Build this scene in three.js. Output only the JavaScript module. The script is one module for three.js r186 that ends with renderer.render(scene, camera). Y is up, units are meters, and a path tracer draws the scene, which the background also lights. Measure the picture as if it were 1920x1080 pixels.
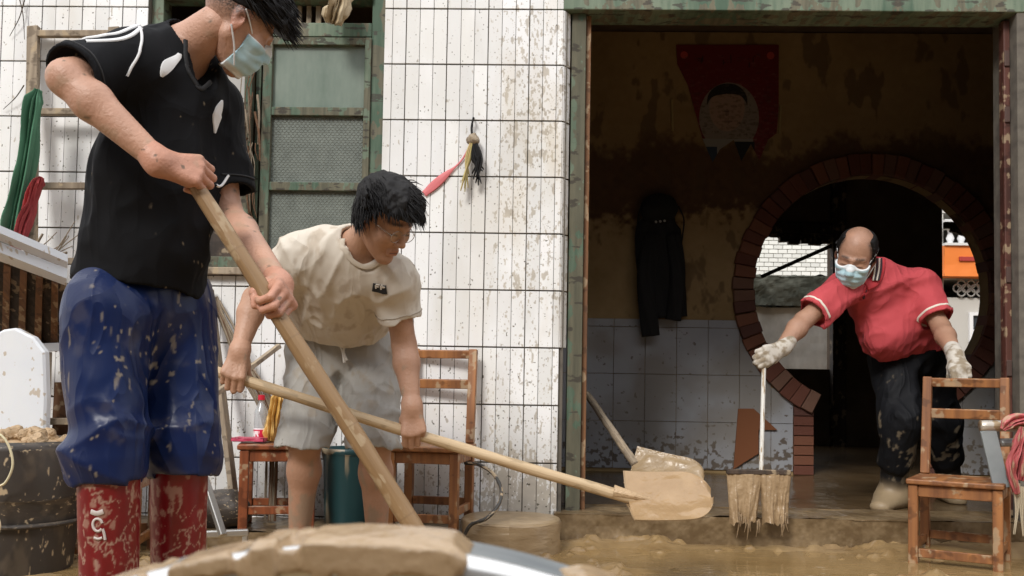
import * as THREE from 'three';
import { mergeGeometries } from 'three/addons/utils/BufferGeometryUtils.js';
import { RoundedBoxGeometry } from 'three/addons/geometries/RoundedBoxGeometry.js';

// ------------------------------------------------------------ camera, sky, sun, exposure
const scene = new THREE.Scene();
const FOCAL = 1900, EYE = 0.71;
const camera = new THREE.PerspectiveCamera(2 * Math.atan(540 / FOCAL) * 180 / Math.PI, 16 / 9, 0.05, 300);
camera.position.set(0, EYE, 0);
camera.rotation.order = 'YXZ';
camera.rotation.set(0.05, 0.03, 0.017);
camera.setViewOffset(1920, 1080, 0, -65, 1920, 1080);
camera.focus = 3.3; camera.userData.fStop = 15;
camera.updateMatrixWorld(true);

const renderer = new THREE.WebGLRenderer({ antialias: true });
renderer.toneMapping = THREE.LinearToneMapping;
renderer.toneMappingExposure = 1.82;
renderer.shadowMap.enabled = true;

{ // overcast sky: brightest overhead, a third of that at the horizon
  const w = 64, h = 32, a = new Float32Array(w * h * 4);
  for (let j = 0; j < h; j++) for (let i = 0; i < w; i++) {
    const e = Math.sin(((j + 0.5) / h - 0.5) * Math.PI), k = e > 0 ? (1 + 1.1 * e) / 2.1 : 0.42 * Math.max(0.35, 1 + e);
    const o = (j * w + i) * 4; a[o] = 1.0 * k; a[o + 1] = 1.01 * k; a[o + 2] = 1.05 * k; a[o + 3] = 1;
  }
  const t = new THREE.DataTexture(a, w, h, THREE.RGBAFormat, THREE.FloatType);
  t.mapping = THREE.EquirectangularReflectionMapping; t.magFilter = THREE.LinearFilter; t.needsUpdate = true;
  scene.background = t; scene.environment = t;
}
const sun = new THREE.DirectionalLight(new THREE.Color(1, 0.97, 0.92), 1.4);
sun.position.set(-5, 11, 8); sun.target.position.set(0, 0.5, -4);
sun.castShadow = true; sun.shadow.radius = 28; sun.shadow.mapSize.set(2048, 2048);
Object.assign(sun.shadow.camera, { left: -6, right: 6, top: 6, bottom: -6, near: 1, far: 40 });
scene.add(sun, sun.target);

// ------------------------------------------------------------ helpers
const V = (x = 0, y = 0, z = 0) => new THREE.Vector3(x, y, z);
// a point of the place: where the surveyed sight line (px, py of a 1920 x 1080 sheet) meets the plane d metres ahead
const at = (px, py, d) => { const r = V((px - 960) / FOCAL, -(py - 605) / FOCAL, -1).applyQuaternion(camera.quaternion); return V(0, EYE, 0).addScaledVector(r, d / -r.z); };
const clamp = (x, a, b) => x < a ? a : x > b ? b : x;
const mix = (a, b, t) => a + (b - a) * t;
const sst = (a, b, x) => { const t = clamp((x - a) / (b - a), 0, 1); return t * t * (3 - 2 * t); };
function rng(seed) { let s = seed >>> 0; return () => { s = (s + 0x6D2B79F5) | 0; let t = Math.imul(s ^ s >>> 15, 1 | s); t = t + Math.imul(t ^ t >>> 7, 61 | t) ^ t; return ((t ^ t >>> 14) >>> 0) / 4294967296; }; }
const h3 = (x, y, z) => { let h = Math.imul(x, 374761393) ^ Math.imul(y, 668265263) ^ Math.imul(z, 2147483647 - 1274126177); h = Math.imul(h ^ h >>> 13, 1274126177); h = Math.imul(h ^ h >>> 16, 2246822519); return ((h ^ h >>> 15) >>> 0) / 4294967296; };
function noise(x, y, z = 0) {
  const X = Math.floor(x), Y = Math.floor(y), Z = Math.floor(z); let u = x - X, v = y - Y, w = z - Z;
  u = u * u * (3 - 2 * u); v = v * v * (3 - 2 * v); w = w * w * (3 - 2 * w);
  const f = (c) => { const a = h3(X, Y, c), b = h3(X + 1, Y, c), d = h3(X, Y + 1, c), e = h3(X + 1, Y + 1, c), p = a + (b - a) * u; return p + (d + (e - d) * u - p) * v; };
  if (w === 0) return f(Z); const q = f(Z); return q + (f(Z + 1) - q) * w;
}
function fbm(x, y, z = 0, n = 4) { let s = 0, a = 0.5, t = 0; for (let i = 0; i < n; i++) { s += a * noise(x, y, z); t += a; a *= 0.5; x = x * 2.03 + 7.1; y = y * 2.03 + 3.7; z = z ? z * 2.03 + 1.9 : 0; } return s / t; }
const taken = new Map();
const numbered = (n) => { const k = taken.get(n) || 0; taken.set(n, k + 1); return k ? `${n}_${String(k).padStart(3, '0')}` : n; };
function tag(o, label, category, group, kind) { o.userData.label = label; o.userData.category = category; if (group) o.userData.group = group; if (kind) o.userData.kind = kind; return o; }
function thing(name, label, category, pos = V(), turn = 0, group) { const g = new THREE.Group(); g.name = numbered(name); g.position.copy(pos); g.rotation.y = turn; scene.add(g); return tag(g, label, category, group); }
function mesh(name, geo, mat, parent = scene) {
  if (Array.isArray(geo)) geo = mergeGeometries(geo.map((g) => { const n = g.index ? g.toNonIndexed() : g; for (const k of Object.keys(n.attributes)) if (!['position', 'normal', 'uv', 'color'].includes(k)) n.deleteAttribute(k); return n; }));
  const m = new THREE.Mesh(geo, mat); m.name = parent === scene ? numbered(name) : name; m.castShadow = m.receiveShadow = true; parent.add(m); return m;
}
const struct = (name, geo, mat) => { const m = mesh(name, geo, mat); m.userData.kind = 'structure'; return m; };
const std = (o) => new THREE.MeshStandardMaterial(o);
const rgb = (r, g, b) => new THREE.Color().setRGB(r, g, b);
// box-mapped uv in metres
function uvBox(g, s = 1, ou = 0, ov = 0) {
  if (g.index) g = g.toNonIndexed();
  const p = g.attributes.position, uv = new Float32Array(p.count * 2), a = V(), b = V(), c = V(), n = V();
  for (let i = 0; i < p.count; i += 3) {
    a.fromBufferAttribute(p, i); b.fromBufferAttribute(p, i + 1); c.fromBufferAttribute(p, i + 2);
    n.copy(b).sub(a).cross(c.clone().sub(a)); const x = Math.abs(n.x), y = Math.abs(n.y), z = Math.abs(n.z);
    [a, b, c].forEach((q, k) => { const [u, v] = z >= x && z >= y ? [q.x, q.y] : x >= y ? [q.z + 0.37, q.y] : [q.x, q.z + 0.53]; uv[(i + k) * 2] = u * s + ou; uv[(i + k) * 2 + 1] = v * s + ov; });
  }
  g.setAttribute('uv', new THREE.BufferAttribute(uv, 2)); return g;
}
const place = (g, x, y, z, rx = 0, ry = 0, rz = 0) => g.applyMatrix4(new THREE.Matrix4().compose(V(x, y, z), new THREE.Quaternion().setFromEuler(new THREE.Euler(rx, ry, rz)), V(1, 1, 1)));
// chamfered box between two corners / of a size
const rbox = (w, h, d, c = 0.004) => new RoundedBoxGeometry(w, h, d, 1, Math.min(c, w / 2.1, h / 2.1, d / 2.1));
const boxAB = (x0, x1, y0, y1, z0, z1, c = 0.004) => place(rbox(Math.abs(x1 - x0), Math.abs(y1 - y0), Math.abs(z1 - z0), c), (x0 + x1) / 2, (y0 + y1) / 2, (z0 + z1) / 2);
// straight bar with a rectangular section from a to b
function bar(a, b, w, h, c = 0.003, up = V(0, 1, 0)) {
  const L = a.distanceTo(b), g = rbox(w, h, L, c), z = b.clone().sub(a).normalize();
  if (Math.abs(z.dot(up)) > 0.97) up = V(0, 0, 1);
  const x = up.clone().cross(z).normalize(), y = z.clone().cross(x);
  g.applyMatrix4(new THREE.Matrix4().makeBasis(x, y, z).setPosition(a.clone().add(b).multiplyScalar(0.5))); return g;
}
// closed tube along points; rf(t, angle) = radius
function loft(pts, rf, nt = 24, na = 10, straight = false) {
  const curve = straight ? null : new THREE.CatmullRomCurve3(pts, false, 'centripetal');
  const P = []; for (let i = 0; i <= nt; i++) P.push(straight ? pts[0].clone().lerp(pts[1], i / nt) : curve.getPoint(i / nt));
  const pos = [], uv = [], idx = []; let nrm = null;
  for (let i = 0; i <= nt; i++) {
    const T = P[Math.min(nt, i + 1)].clone().sub(P[Math.max(0, i - 1)]).normalize();
    if (!nrm) { nrm = Math.abs(T.z) > 0.9 ? V(1, 0, 0) : V(0, 0, 1); }
    nrm.addScaledVector(T, -nrm.dot(T)).normalize(); const B = T.clone().cross(nrm);
    for (let j = 0; j <= na; j++) { const A = j / na * Math.PI * 2, r = rf(i / nt, A); const c = Array.isArray(r) ? [r[0] * Math.cos(A), r[1] * Math.sin(A)] : [r * Math.cos(A), r * Math.sin(A)];
      pos.push(P[i].x + nrm.x * c[0] + B.x * c[1], P[i].y + nrm.y * c[0] + B.y * c[1], P[i].z + nrm.z * c[0] + B.z * c[1]); uv.push(j / na, i / nt); }
  }
  const W = na + 1;
  for (let i = 0; i < nt; i++) for (let j = 0; j < na; j++) { const a = i * W + j; idx.push(a, a + 1, a + W, a + 1, a + W + 1, a + W); }
  for (const e of [0, nt]) { const c = pos.length / 3; pos.push(P[e].x, P[e].y, P[e].z); uv.push(0.5, e / nt); for (let j = 0; j < na; j++) e ? idx.push(e * W + j, e * W + j + 1, c) : idx.push(j + 1, j, c); }
  const g = new THREE.BufferGeometry(); g.setAttribute('position', new THREE.Float32BufferAttribute(pos, 3)); g.setAttribute('uv', new THREE.Float32BufferAttribute(uv, 2)); g.setIndex(idx); g.computeVertexNormals(); return g;
}
const rod = (a, b, r0, r1 = r0, na = 10) => loft([a, b], (t) => mix(r0, r1, t), 2, na, true);
// sheet of cells with a height function: f(u, v) -> Vector3
function sheet(nu, nv, f, uvf) {
  const pos = [], uv = [], idx = [];
  for (let j = 0; j <= nv; j++) for (let i = 0; i <= nu; i++) { const q = f(i / nu, j / nv); pos.push(q.x, q.y, q.z); const w = uvf ? uvf(q, i / nu, j / nv) : [i / nu, j / nv]; uv.push(w[0], w[1]); }
  for (let j = 0; j < nv; j++) for (let i = 0; i < nu; i++) { const a = j * (nu + 1) + i; idx.push(a, a + 1, a + nu + 2, a, a + nu + 2, a + nu + 1); }
  const g = new THREE.BufferGeometry(); g.setAttribute('position', new THREE.Float32BufferAttribute(pos, 3)); g.setAttribute('uv', new THREE.Float32BufferAttribute(uv, 2)); g.setIndex(idx); g.computeVertexNormals(); return g;
}
// flat outline with thickness; pts [[x, y]...] in metres
function plate(pts, depth, bevel = 0.002, holes = []) {
  const s = new THREE.Shape(pts.map((p) => new THREE.Vector2(p[0], p[1])));
  for (const h of holes) s.holes.push(new THREE.Path(h.map((p) => new THREE.Vector2(p[0], p[1]))));
  return new THREE.ExtrudeGeometry(s, { depth, bevelEnabled: bevel > 0, bevelSize: bevel, bevelThickness: bevel, bevelOffset: -bevel, bevelSegments: 1, curveSegments: 40 });
}
// pushes the vertices of a geometry about by noise, for broken or caked surfaces
function rough(g, amp, freq, seed = 0) {
  g.computeVertexNormals(); const p = g.attributes.position, n = g.attributes.normal;
  for (let i = 0; i < p.count; i++) { const k = (fbm(p.getX(i) * freq + seed, p.getY(i) * freq + 9.3, p.getZ(i) * freq + 4.1, 3) - 0.5) * 2 * amp; p.setXYZ(i, p.getX(i) + n.getX(i) * k, p.getY(i) + n.getY(i) * k, p.getZ(i) + n.getZ(i) * k); }
  g.computeVertexNormals(); return g;
}
// textures: f(u, v, x, y) -> [r, g, b] linear 0..1, computed once
const toS = (c) => c <= 0.0031308 ? c * 12.92 : 1.055 * Math.pow(c, 1 / 2.4) - 0.055;
const LUT = new Uint8Array(4097).map((_, i) => Math.round(255 * clamp(toS(i / 4096), 0, 1)));
function tex(w, h, f, srgb = true, repeat = true) {
  const a = new Uint8Array(w * h * 4);
  for (let j = 0; j < h; j++) for (let i = 0; i < w; i++) {
    const c = f((i + 0.5) / w, (j + 0.5) / h), o = (j * w + i) * 4;
    if (srgb) for (let k = 0; k < 3; k++) a[o + k] = LUT[Math.round(clamp(c[k], 0, 1) * 4096)]; else { const q = Math.round(255 * clamp(c, 0, 1)); a[o] = a[o + 1] = a[o + 2] = q; }
    a[o + 3] = 255;
  }
  const t = new THREE.DataTexture(a, w, h); t.magFilter = t.minFilter = THREE.LinearFilter; t.colorSpace = srgb ? THREE.SRGBColorSpace : THREE.NoColorSpace;
  t.wrapS = t.wrapT = repeat ? THREE.MirroredRepeatWrapping : THREE.ClampToEdgeWrapping; t.needsUpdate = true; return t;
}
const mix3 = (a, b, t) => [mix(a[0], b[0], t), mix(a[1], b[1], t), mix(a[2], b[2], t)];
const MUD = [0.33, 0.24, 0.14], WET = [0.2, 0.135, 0.07], DRY = [0.42, 0.32, 0.2];
console.log('helpers ready');
// ------------------------------------------------------------ materials
// weathered paint and wood: v runs along the grain
const woodTex = (base, dark, seed, mudAmount = 0) => tex(256, 512, (u, v) => {
  const g = fbm(u * 60 + seed, v * 3, 0, 3), k = fbm(u * 9 + seed, v * 2 + 5, 0, 3);
  let c = mix3(dark, base, clamp(0.35 + (g - 0.35) * 1.3 + (k - 0.5) * 0.9, 0, 1));
  const w = fbm(u * 24 + seed * 3, v * 30, 0, 4); c = mix3(c, [c[0] * 0.45, c[1] * 0.42, c[2] * 0.4], sst(0.62, 0.7, w) * 0.7);
  if (mudAmount) { const m = fbm(u * 30 + 3, v * 22 + seed, 0, 5); c = mix3(c, DRY, sst(0.64 - mudAmount * 0.2, 0.72 - mudAmount * 0.2, m) * 0.6); }
  return c;
});
const bumpFine = tex(512, 512, (u, v) => fbm(u * 24, v * 24, 0, 5), false);
const bumpGrain = tex(512, 512, (u, v) => 0.6 * fbm(u * 70, v * 5, 0, 3) + 0.4 * fbm(u * 20, v * 20, 0, 3), false);
const M = {};
M.chairWood = std({ map: woodTex([0.37, 0.155, 0.05], [0.17, 0.065, 0.024], 1.3, 0.07), roughness: 0.5, bumpMap: bumpGrain, bumpScale: 0.0012 });
M.chairDark = std({ map: woodTex([0.3, 0.085, 0.03], [0.12, 0.035, 0.014], 4.3, 0.07), roughness: 0.4, bumpMap: bumpGrain, bumpScale: 0.0012 });
M.greyWood = std({ map: woodTex([0.36, 0.29, 0.21], [0.17, 0.13, 0.09], 7.7, 0.2), roughness: 0.85, bumpMap: bumpGrain, bumpScale: 0.002 });
M.darkWood = std({ map: woodTex([0.07, 0.045, 0.03], [0.025, 0.017, 0.012], 2.1, 0.12), roughness: 0.7, bumpMap: bumpGrain, bumpScale: 0.002 });
M.redBrownWood = std({ map: woodTex([0.11, 0.04, 0.028], [0.045, 0.018, 0.014], 5.9, 0.04), roughness: 0.5, bumpMap: bumpGrain, bumpScale: 0.0015 });
M.brownWood = std({ map: woodTex([0.2, 0.09, 0.035], [0.09, 0.04, 0.018], 8.2, 0.1), roughness: 0.7, bumpMap: bumpGrain, bumpScale: 0.002 });
const greenTex = (flake, seed) => tex(512, 512, (u, v) => {
  const k = fbm(u * 22 + seed, v * 13, 0, 5), g = fbm(u * 50, v * 6 + seed, 0, 3), s = fbm(u * 3 + seed, v * 3 + 2, 0, 3);
  let c = mix3([0.07, 0.125, 0.08], [0.2, 0.25, 0.175], clamp(g * 0.9 + (s - 0.5) * 1.8, 0, 1));
  const bare = sst(0.66 - flake, 0.69 - flake, k); c = mix3(c, mix3([0.085, 0.075, 0.05], [0.21, 0.18, 0.115], g), bare * 0.85);
  const d = fbm(u * 14 + 5, v * 40 + seed, 0, 4); return mix3(c, [0.05, 0.04, 0.03], sst(0.64, 0.7, d) * 0.8);
});
M.green = std({ color: rgb(0.85, 0.85, 0.85), map: greenTex(0.12, 2.2), roughness: 0.7, bumpMap: bumpGrain, bumpScale: 0.002 });
M.greenBare = std({ color: rgb(0.7, 0.7, 0.7), map: greenTex(0.24, 6.1), roughness: 0.8, bumpMap: bumpGrain, bumpScale: 0.0025 });
M.shaft = std({ map: tex(256, 1024, (u, v) => { const g = fbm(u * 10, v * 6, 0, 4), k = fbm(u * 5 + 3, v * 24, 0, 4); let c = mix3([0.42, 0.29, 0.16], [0.6, 0.46, 0.29], g); c = mix3(c, MUD, sst(0.56, 0.68, k) * 0.7); return c; }), roughness: 0.6, bumpMap: bumpFine, bumpScale: 0.0006 });
M.shaftDark = std({ map: tex(256, 1024, (u, v) => { const g = fbm(u * 12, v * 8, 0, 4), k = fbm(u * 6 + 3, v * 30, 0, 4); let c = mix3([0.2, 0.115, 0.05], [0.31, 0.195, 0.095], g); c = mix3(c, DRY, sst(0.56, 0.7, k) * 0.6); const r = Math.abs(((v * 5.3) % 1) - 0.5); return mix3(c, [0.2, 0.12, 0.06], sst(0.485, 0.497, r) * 0.5); }), roughness: 0.5, bumpMap: bumpFine, bumpScale: 0.0006 });
M.concrete = std({ map: tex(512, 512, (u, v) => { const g = fbm(u * 6, v * 6, 0, 5), f = fbm(u * 60, v * 60, 0, 2); return mix3([0.13, 0.085, 0.042], [0.34, 0.245, 0.14], clamp((g - 0.3) * 1.3 + (f - 0.5) * 0.5, 0, 1)); }), roughness: 0.3, bumpMap: bumpFine, bumpScale: 0.006 });
M.blackPlastic = std({ map: tex(512, 512, (u, v) => { const g = fbm(u * 5, v * 5, 0, 4), s = fbm(u * 90, v * 60, 0, 3), t = fbm(u * 20, v * 14, 0, 5); let c = mix3([0.02, 0.017, 0.016], [0.075, 0.06, 0.048], g); c = mix3(c, DRY, sst(0.72, 0.77, s)); return mix3(c, [0.13, 0.1, 0.07], sst(0.52, 0.7, t) * 0.5); }), roughness: 0.45, bumpMap: bumpFine, bumpScale: 0.002 });
M.whitePlastic = std({ map: tex(512, 512, (u, v) => { const s = fbm(u * 34, v * 20, 0, 4), t = fbm(u * 5 + 4, v * 5, 0, 4); return mix3(mix3([0.66, 0.69, 0.74], [0.74, 0.76, 0.78], t), DRY, sst(0.7, 0.76, s) * 0.7); }), roughness: 0.45 });
M.metal = std({ color: rgb(0.62, 0.62, 0.6), metalness: 0.9, roughness: 0.32 });
M.greyMetal = std({ map: tex(256, 256, (u, v) => { const s = fbm(u * 12, v * 12, 0, 4); return mix3([0.28, 0.3, 0.31], [0.5, 0.5, 0.48], s); }), metalness: 0.6, roughness: 0.5 });
M.wetMudSolid = std({ map: tex(512, 512, (u, v) => { const g = fbm(u * 9, v * 9, 0, 5); return mix3([0.22, 0.15, 0.08], [0.4, 0.29, 0.17], g); }), roughness: 0.3, bumpMap: bumpFine, bumpScale: 0.004 });
M.paleMud = std({ map: tex(512, 512, (u, v) => { const g = fbm(u * 7, v * 7, 0, 5); return mix3([0.4, 0.27, 0.15], [0.55, 0.39, 0.23], g); }), roughness: 0.5, bumpMap: bumpFine, bumpScale: 0.003 });
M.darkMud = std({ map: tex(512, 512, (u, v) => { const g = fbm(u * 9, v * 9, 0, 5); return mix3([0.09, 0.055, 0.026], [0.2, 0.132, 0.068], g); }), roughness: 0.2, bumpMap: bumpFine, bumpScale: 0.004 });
M.black = std({ color: rgb(0.012, 0.012, 0.013), roughness: 0.75 });
const cloth = (c, r = 0.85) => std({ color: rgb(...c), roughness: r, side: THREE.DoubleSide });

// ------------------------------------------------------------ survey of the front
const D = 4.42, FZ = -D;
const wx = (px, py = 500) => at(px, py, D).x, wy = (py, px = 900) => at(px, py, D).y;
const PITCH_X = 0.0609, PITCH_Y = 0.25, TX0 = wx(836, 200), TY0 = wy(437, 890);
const XC = wx(1051, 420), XW0 = wx(268, 300), XW1 = wx(716, 300), YSILL = wy(505, 600), YTOPW = 2.75;
const XD0 = wx(1098, 400), XD1 = wx(1884, 400), YLINT = wy(20, 1400), FLOOR = 0.1;
const PZ = -6.5, BZ = -9.5;

// ------------------------------------------------------------ ground
const groundH = (x, z) => {
  const a = fbm(x * 1.3 + 4, z * 1.3 + 9, 0, 3) - 0.52, b = fbm(x * 6, z * 9, 0, 4) - 0.5;
  let h = -0.014 + a * 0.07 + b * 0.022;
  h += 0.05 * Math.exp(-Math.pow((z + 4.3) / 0.14, 2)) * (0.3 + fbm(x * 4, 3, 0, 3));       // mud pushed against the step
  h += 0.03 * sst(-1.2, -2.4, x) + 0.034 * Math.exp(-Math.pow((z + 3.74 + 0.12 * (fbm(x * 2, 1.5, 0, 3) - 0.5)) / 0.07, 2)) * sst(0.4, 0.6, fbm(x * 3 + 7, z * 4, 0, 3)) + 0.02 * sst(0.62, 0.75, fbm(x * 14 + 3, z * 22, 0, 4));
  return h;
};
M.mudGround = std({ map: tex(640, 640, (u, v) => { const g = fbm(u * 8, v * 8, 0, 6), f = fbm(u * 50, v * 50, 0, 3); return mix3([0.18, 0.11, 0.045], [0.34, 0.23, 0.11], clamp(g + (f - 0.5) * 0.6, 0, 1)); }), roughnessMap: tex(512, 512, (u, v) => 0.28 + 0.5 * sst(0.45, 0.65, fbm(u * 7, v * 7, 0, 4)), false), roughness: 1, bumpMap: bumpFine, bumpScale: 0.006 });
struct('ground', [
  sheet(330, 330, (u, v) => { const x = mix(-3.4, 3.2, u), z = mix(0.6, -4.5, v < 0.3 ? v * 2 : 0.6 + (v - 0.3) * 0.4 / 0.7); return V(x, groundH(x, z), z); }, (q) => [q.x * 0.5, q.z * 0.5]),
  sheet(2, 2, (u, v) => V(mix(-90, 90, u), -0.09, mix(90, -90, v)), (q) => [q.x * 0.5, q.z * 0.5])], M.mudGround);
const rip = tex(512, 512, (u, v) => { const a = fbm(u * 9, v * 26, 0, 4), b = fbm(u * 40 + a * 4, v * 60, 0, 3); return a * 0.75 + b * 0.25; }, false);
M.water = std({ map: tex(512, 512, (u, v) => { const g = fbm(u * 6, v * 12, 0, 5); return mix3([0.22, 0.135, 0.052], [0.33, 0.22, 0.1], g); }), roughness: 0.07, bumpMap: rip, bumpScale: 0.0042 });
struct('muddy_water', sheet(4, 4, (u, v) => V(mix(-5, 5, u), 0, mix(1.5, -4.36, v)), (q) => [q.x * 0.4, q.z * 0.4]), M.water);

// ------------------------------------------------------------ the house
const house = thing('house', 'white tiled house with green framed window and wide dark doorway', 'house', V(0, 0, 0));
// mud on the tiles, in metres over the wall, as thick as each region of the wall shows it
const TW = 3.2;
const tileTex = tex(1280, 1280, (u, v) => {
  const x = XC + 0.1 - TW + u * TW, y = -0.1 + v * TW, px = 1051 + (x - XC) * 430, py = 437 - (y - TY0) * 430;
  const g = fbm(x * 5, y * 3, 0, 4);
  let c = mix3([0.76, 0.755, 0.74], [0.85, 0.85, 0.85], sst(0.3, 0.6, g));
  const colU = Math.floor((x - TX0) / PITCH_X), rowV = Math.floor((y - TY0) / PITCH_Y); const tt = h3(colU + 500, rowV + 70, 3); c = mix3(c, [0.7, 0.68, 0.62], tt * tt * 0.3);
  const film = sst(0.5, 0.75, fbm(x * 7 + 9, y * 2.2, 0, 5)); c = mix3(c, [0.6, 0.52, 0.4], film * (0.14 + 0.3 * sst(860, 1040, px)));
  let dens = 0.1 + 0.21 * sst(885, 960, px) * sst(-50, 60, py) * (1 - 0.35 * sst(560, 640, py)) + 0.14 * sst(790, 930, py) + 0.06 * sst(560, 760, py) + 0.3 * sst(790, 900, py) * sst(800, 990, px);
  const d2 = fbm(x * 3.1 + 2, y * 1.7, 0, 3); dens *= 0.45 + d2 * 1.1;
  const n1 = fbm(x * 95, y * 48, 0, 4), n2 = fbm(x * 170 + 40, y * 120, 0, 3), n3 = fbm(x * 46 + 11, y * 22, 0, 5);
  const m = Math.max(sst(0.86 - dens * 0.62, 0.9 - dens * 0.62, n1), sst(0.87 - dens * 0.4, 0.92 - dens * 0.4, n2), sst(0.83 - dens * 0.5, 0.88 - dens * 0.5, n3));
  c = mix3(c, mix3([0.25, 0.2, 0.14], [0.5, 0.43, 0.32], fbm(x * 30, y * 30 + 5, 0, 3)), m * 0.66);
  const sp = fbm(x * 110 + 90, y * 95 + 30, 0, 2); c = mix3(c, [0.1, 0.09, 0.07], sst(0.86 - 0.05 * sst(560, 900, py), 0.89 - 0.05 * sst(560, 900, py), sp));
  return c;
}, true, false);
M.tile = [1, 0.95, 0.9].map((k) => std({ map: tileTex, color: rgb(k, k, k), roughness: 0.2 }));
M.grout = std({ map: tex(256, 256, (u, v) => mix3([0.07, 0.06, 0.05], [0.17, 0.15, 0.12], fbm(u * 14, v * 14, 0, 4))), roughness: 0.9 });
M.houseWall = std({ color: rgb(0.4, 0.38, 0.34), roughness: 0.9 });
const XR = 5.4, XL = -2.9, TOP = 3.1, WT = 0.24, WF = FZ - 0.005;
const facade = mesh('facade_wall', [
  boxAB(XL, XW0, -0.1, TOP, WF - WT, WF), boxAB(XW0, XW1, -0.1, YSILL - 0.03, WF - WT, WF), boxAB(XW0, XW1, YTOPW, TOP, WF - WT, WF),
  boxAB(XW1, XC, -0.1, TOP, WF - WT, WF), boxAB(XC, XD1 + 0.06, YLINT + 0.12, TOP, WF - WT, WF), boxAB(XD1 + 0.06, XR, -0.1, TOP, WF - WT, WF)].map((g) => uvBox(g, 2)), M.grout, house);
const R0 = rng(11), joint = (k) => ((k % 3) + 3) % 3 === 0 ? 0.0042 : 0.0019;
const tileRest = []; let tileCount = 0;
for (let r = -6; r <= 7; r++) {
  const y0 = TY0 + r * PITCH_Y + 0.0032, y1 = TY0 + (r + 1) * PITCH_Y - 0.0032; if (y1 < 0.02) continue;
  for (let k = -42; k <= 8; k++) {
    const x0 = Math.max(TX0 + k * PITCH_X + joint(k) / 2, XL), x1 = Math.min(TX0 + (k + 1) * PITCH_X - joint(k + 1) / 2, XC); if (x1 - x0 < 0.012) continue;
    const bands = [];                                     // cut round the window opening
    const overlaps = x1 > XW0 + 0.004 && x0 < XW1 - 0.004;
    if (overlaps) { if (x0 < XW0 && XW0 - x0 > 0.012) bands.push([x0, XW0, y0, y1]); if (x1 > XW1 && x1 - XW1 > 0.012) bands.push([XW1, x1, y0, y1]);
      const a = Math.max(x0, XW0), b = Math.min(x1, XW1); if (b - a > 0.012) { if (y0 < YSILL - 0.05) bands.push([a, b, y0, Math.min(y1, YSILL - 0.035)]); if (y1 > YTOPW) bands.push([a, b, Math.max(y0, YTOPW), y1]); }
    } else bands.push([x0, x1, Math.max(y0, 0.0), y1]);
    for (const [a, b, c, e] of bands) {
      if (e - c < 0.02) continue;
      const g = rbox(b - a, e - c, 0.008, 0.0016); place(g, (a + b) / 2, (c + e) / 2, FZ - 0.001 + (R0() - 0.5) * 0.0016, (R0() - 0.5) * 0.012, (R0() - 0.5) * 0.026, (R0() - 0.5) * 0.004);
      const p = g.attributes.position, uv = g.attributes.uv; for (let i = 0; i < p.count; i++) uv.setXY(i, (p.getX(i) - XC - 0.1 + TW) / TW, (p.getY(i) + 0.1) / TW);
      const mat = M.tile[Math.floor(R0() * 3)], pxa = 1051 + (a - XC) * 430, pya = 437 - (e - TY0) * 430;
      if (tileCount < 300 && pxa > -24 && pya > -110 && pya < 905 && !(pxa > 125 && pxa < 250 && pya > 100)) { mesh('tile', g, mat, facade); tileCount++; } else tileRest.push(g);
    }
  }
}
{ const m = mesh('tile_field', tileRest, M.tile[0], facade); m.userData.kind = 'stuff'; }
console.log('tiles', tileCount, tileRest.length);
// chamfered corner of the pier, one tile column wide
{ const rot = 1.05, w = 0.056;
  for (let r = -2; r <= 7; r++) { const y0 = Math.max(0.05, TY0 + r * PITCH_Y + 0.0032), y1 = TY0 + (r + 1) * PITCH_Y - 0.0032; if (y1 - y0 < 0.02) continue;
    const g = rbox(w, y1 - y0, 0.008, 0.0016); place(g, XC + 0.002 + Math.cos(rot) * w / 2, (y0 + y1) / 2, FZ - 0.003 - Math.sin(rot) * w / 2, 0, rot, 0);
    const p = g.attributes.position, uv = g.attributes.uv; for (let i = 0; i < p.count; i++) uv.setXY(i, (p.getX(i) - XC - 0.1 + TW) / TW, (p.getY(i) + 0.1) / TW);
    mesh('corner_tile', g, M.tile[2], facade); }
  mesh('corner_backing', uvBox(bar(V(XC + 0.005, -0.1, FZ - 0.06), V(XC + 0.005, TOP, FZ - 0.06), 0.03, 0.09), 2), M.grout, facade); }
// roof slab, side and inner walls
mesh('roof', [boxAB(XL, XR, TOP, TOP + 0.15, BZ - 0.3, FZ + 0.05)], M.houseWall, house);
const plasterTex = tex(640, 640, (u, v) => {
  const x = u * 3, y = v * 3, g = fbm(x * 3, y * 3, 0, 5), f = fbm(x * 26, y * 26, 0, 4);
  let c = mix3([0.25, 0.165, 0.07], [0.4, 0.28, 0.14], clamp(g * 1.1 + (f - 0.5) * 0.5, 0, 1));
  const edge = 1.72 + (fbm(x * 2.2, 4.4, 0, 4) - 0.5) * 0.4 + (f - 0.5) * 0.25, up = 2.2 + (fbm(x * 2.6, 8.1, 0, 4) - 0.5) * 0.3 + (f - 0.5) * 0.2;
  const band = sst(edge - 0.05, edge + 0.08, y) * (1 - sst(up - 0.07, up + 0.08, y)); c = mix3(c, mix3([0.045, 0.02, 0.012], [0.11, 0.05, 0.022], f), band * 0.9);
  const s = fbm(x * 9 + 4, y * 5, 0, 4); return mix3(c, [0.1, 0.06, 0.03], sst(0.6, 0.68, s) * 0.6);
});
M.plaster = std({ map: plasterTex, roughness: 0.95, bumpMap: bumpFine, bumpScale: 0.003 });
M.darkRoom = std({ map: tex(256, 256, (u, v) => mix3([0.1, 0.07, 0.045], [0.19, 0.14, 0.095], fbm(u * 8, v * 8, 0, 4))), roughness: 0.95 });
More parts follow.
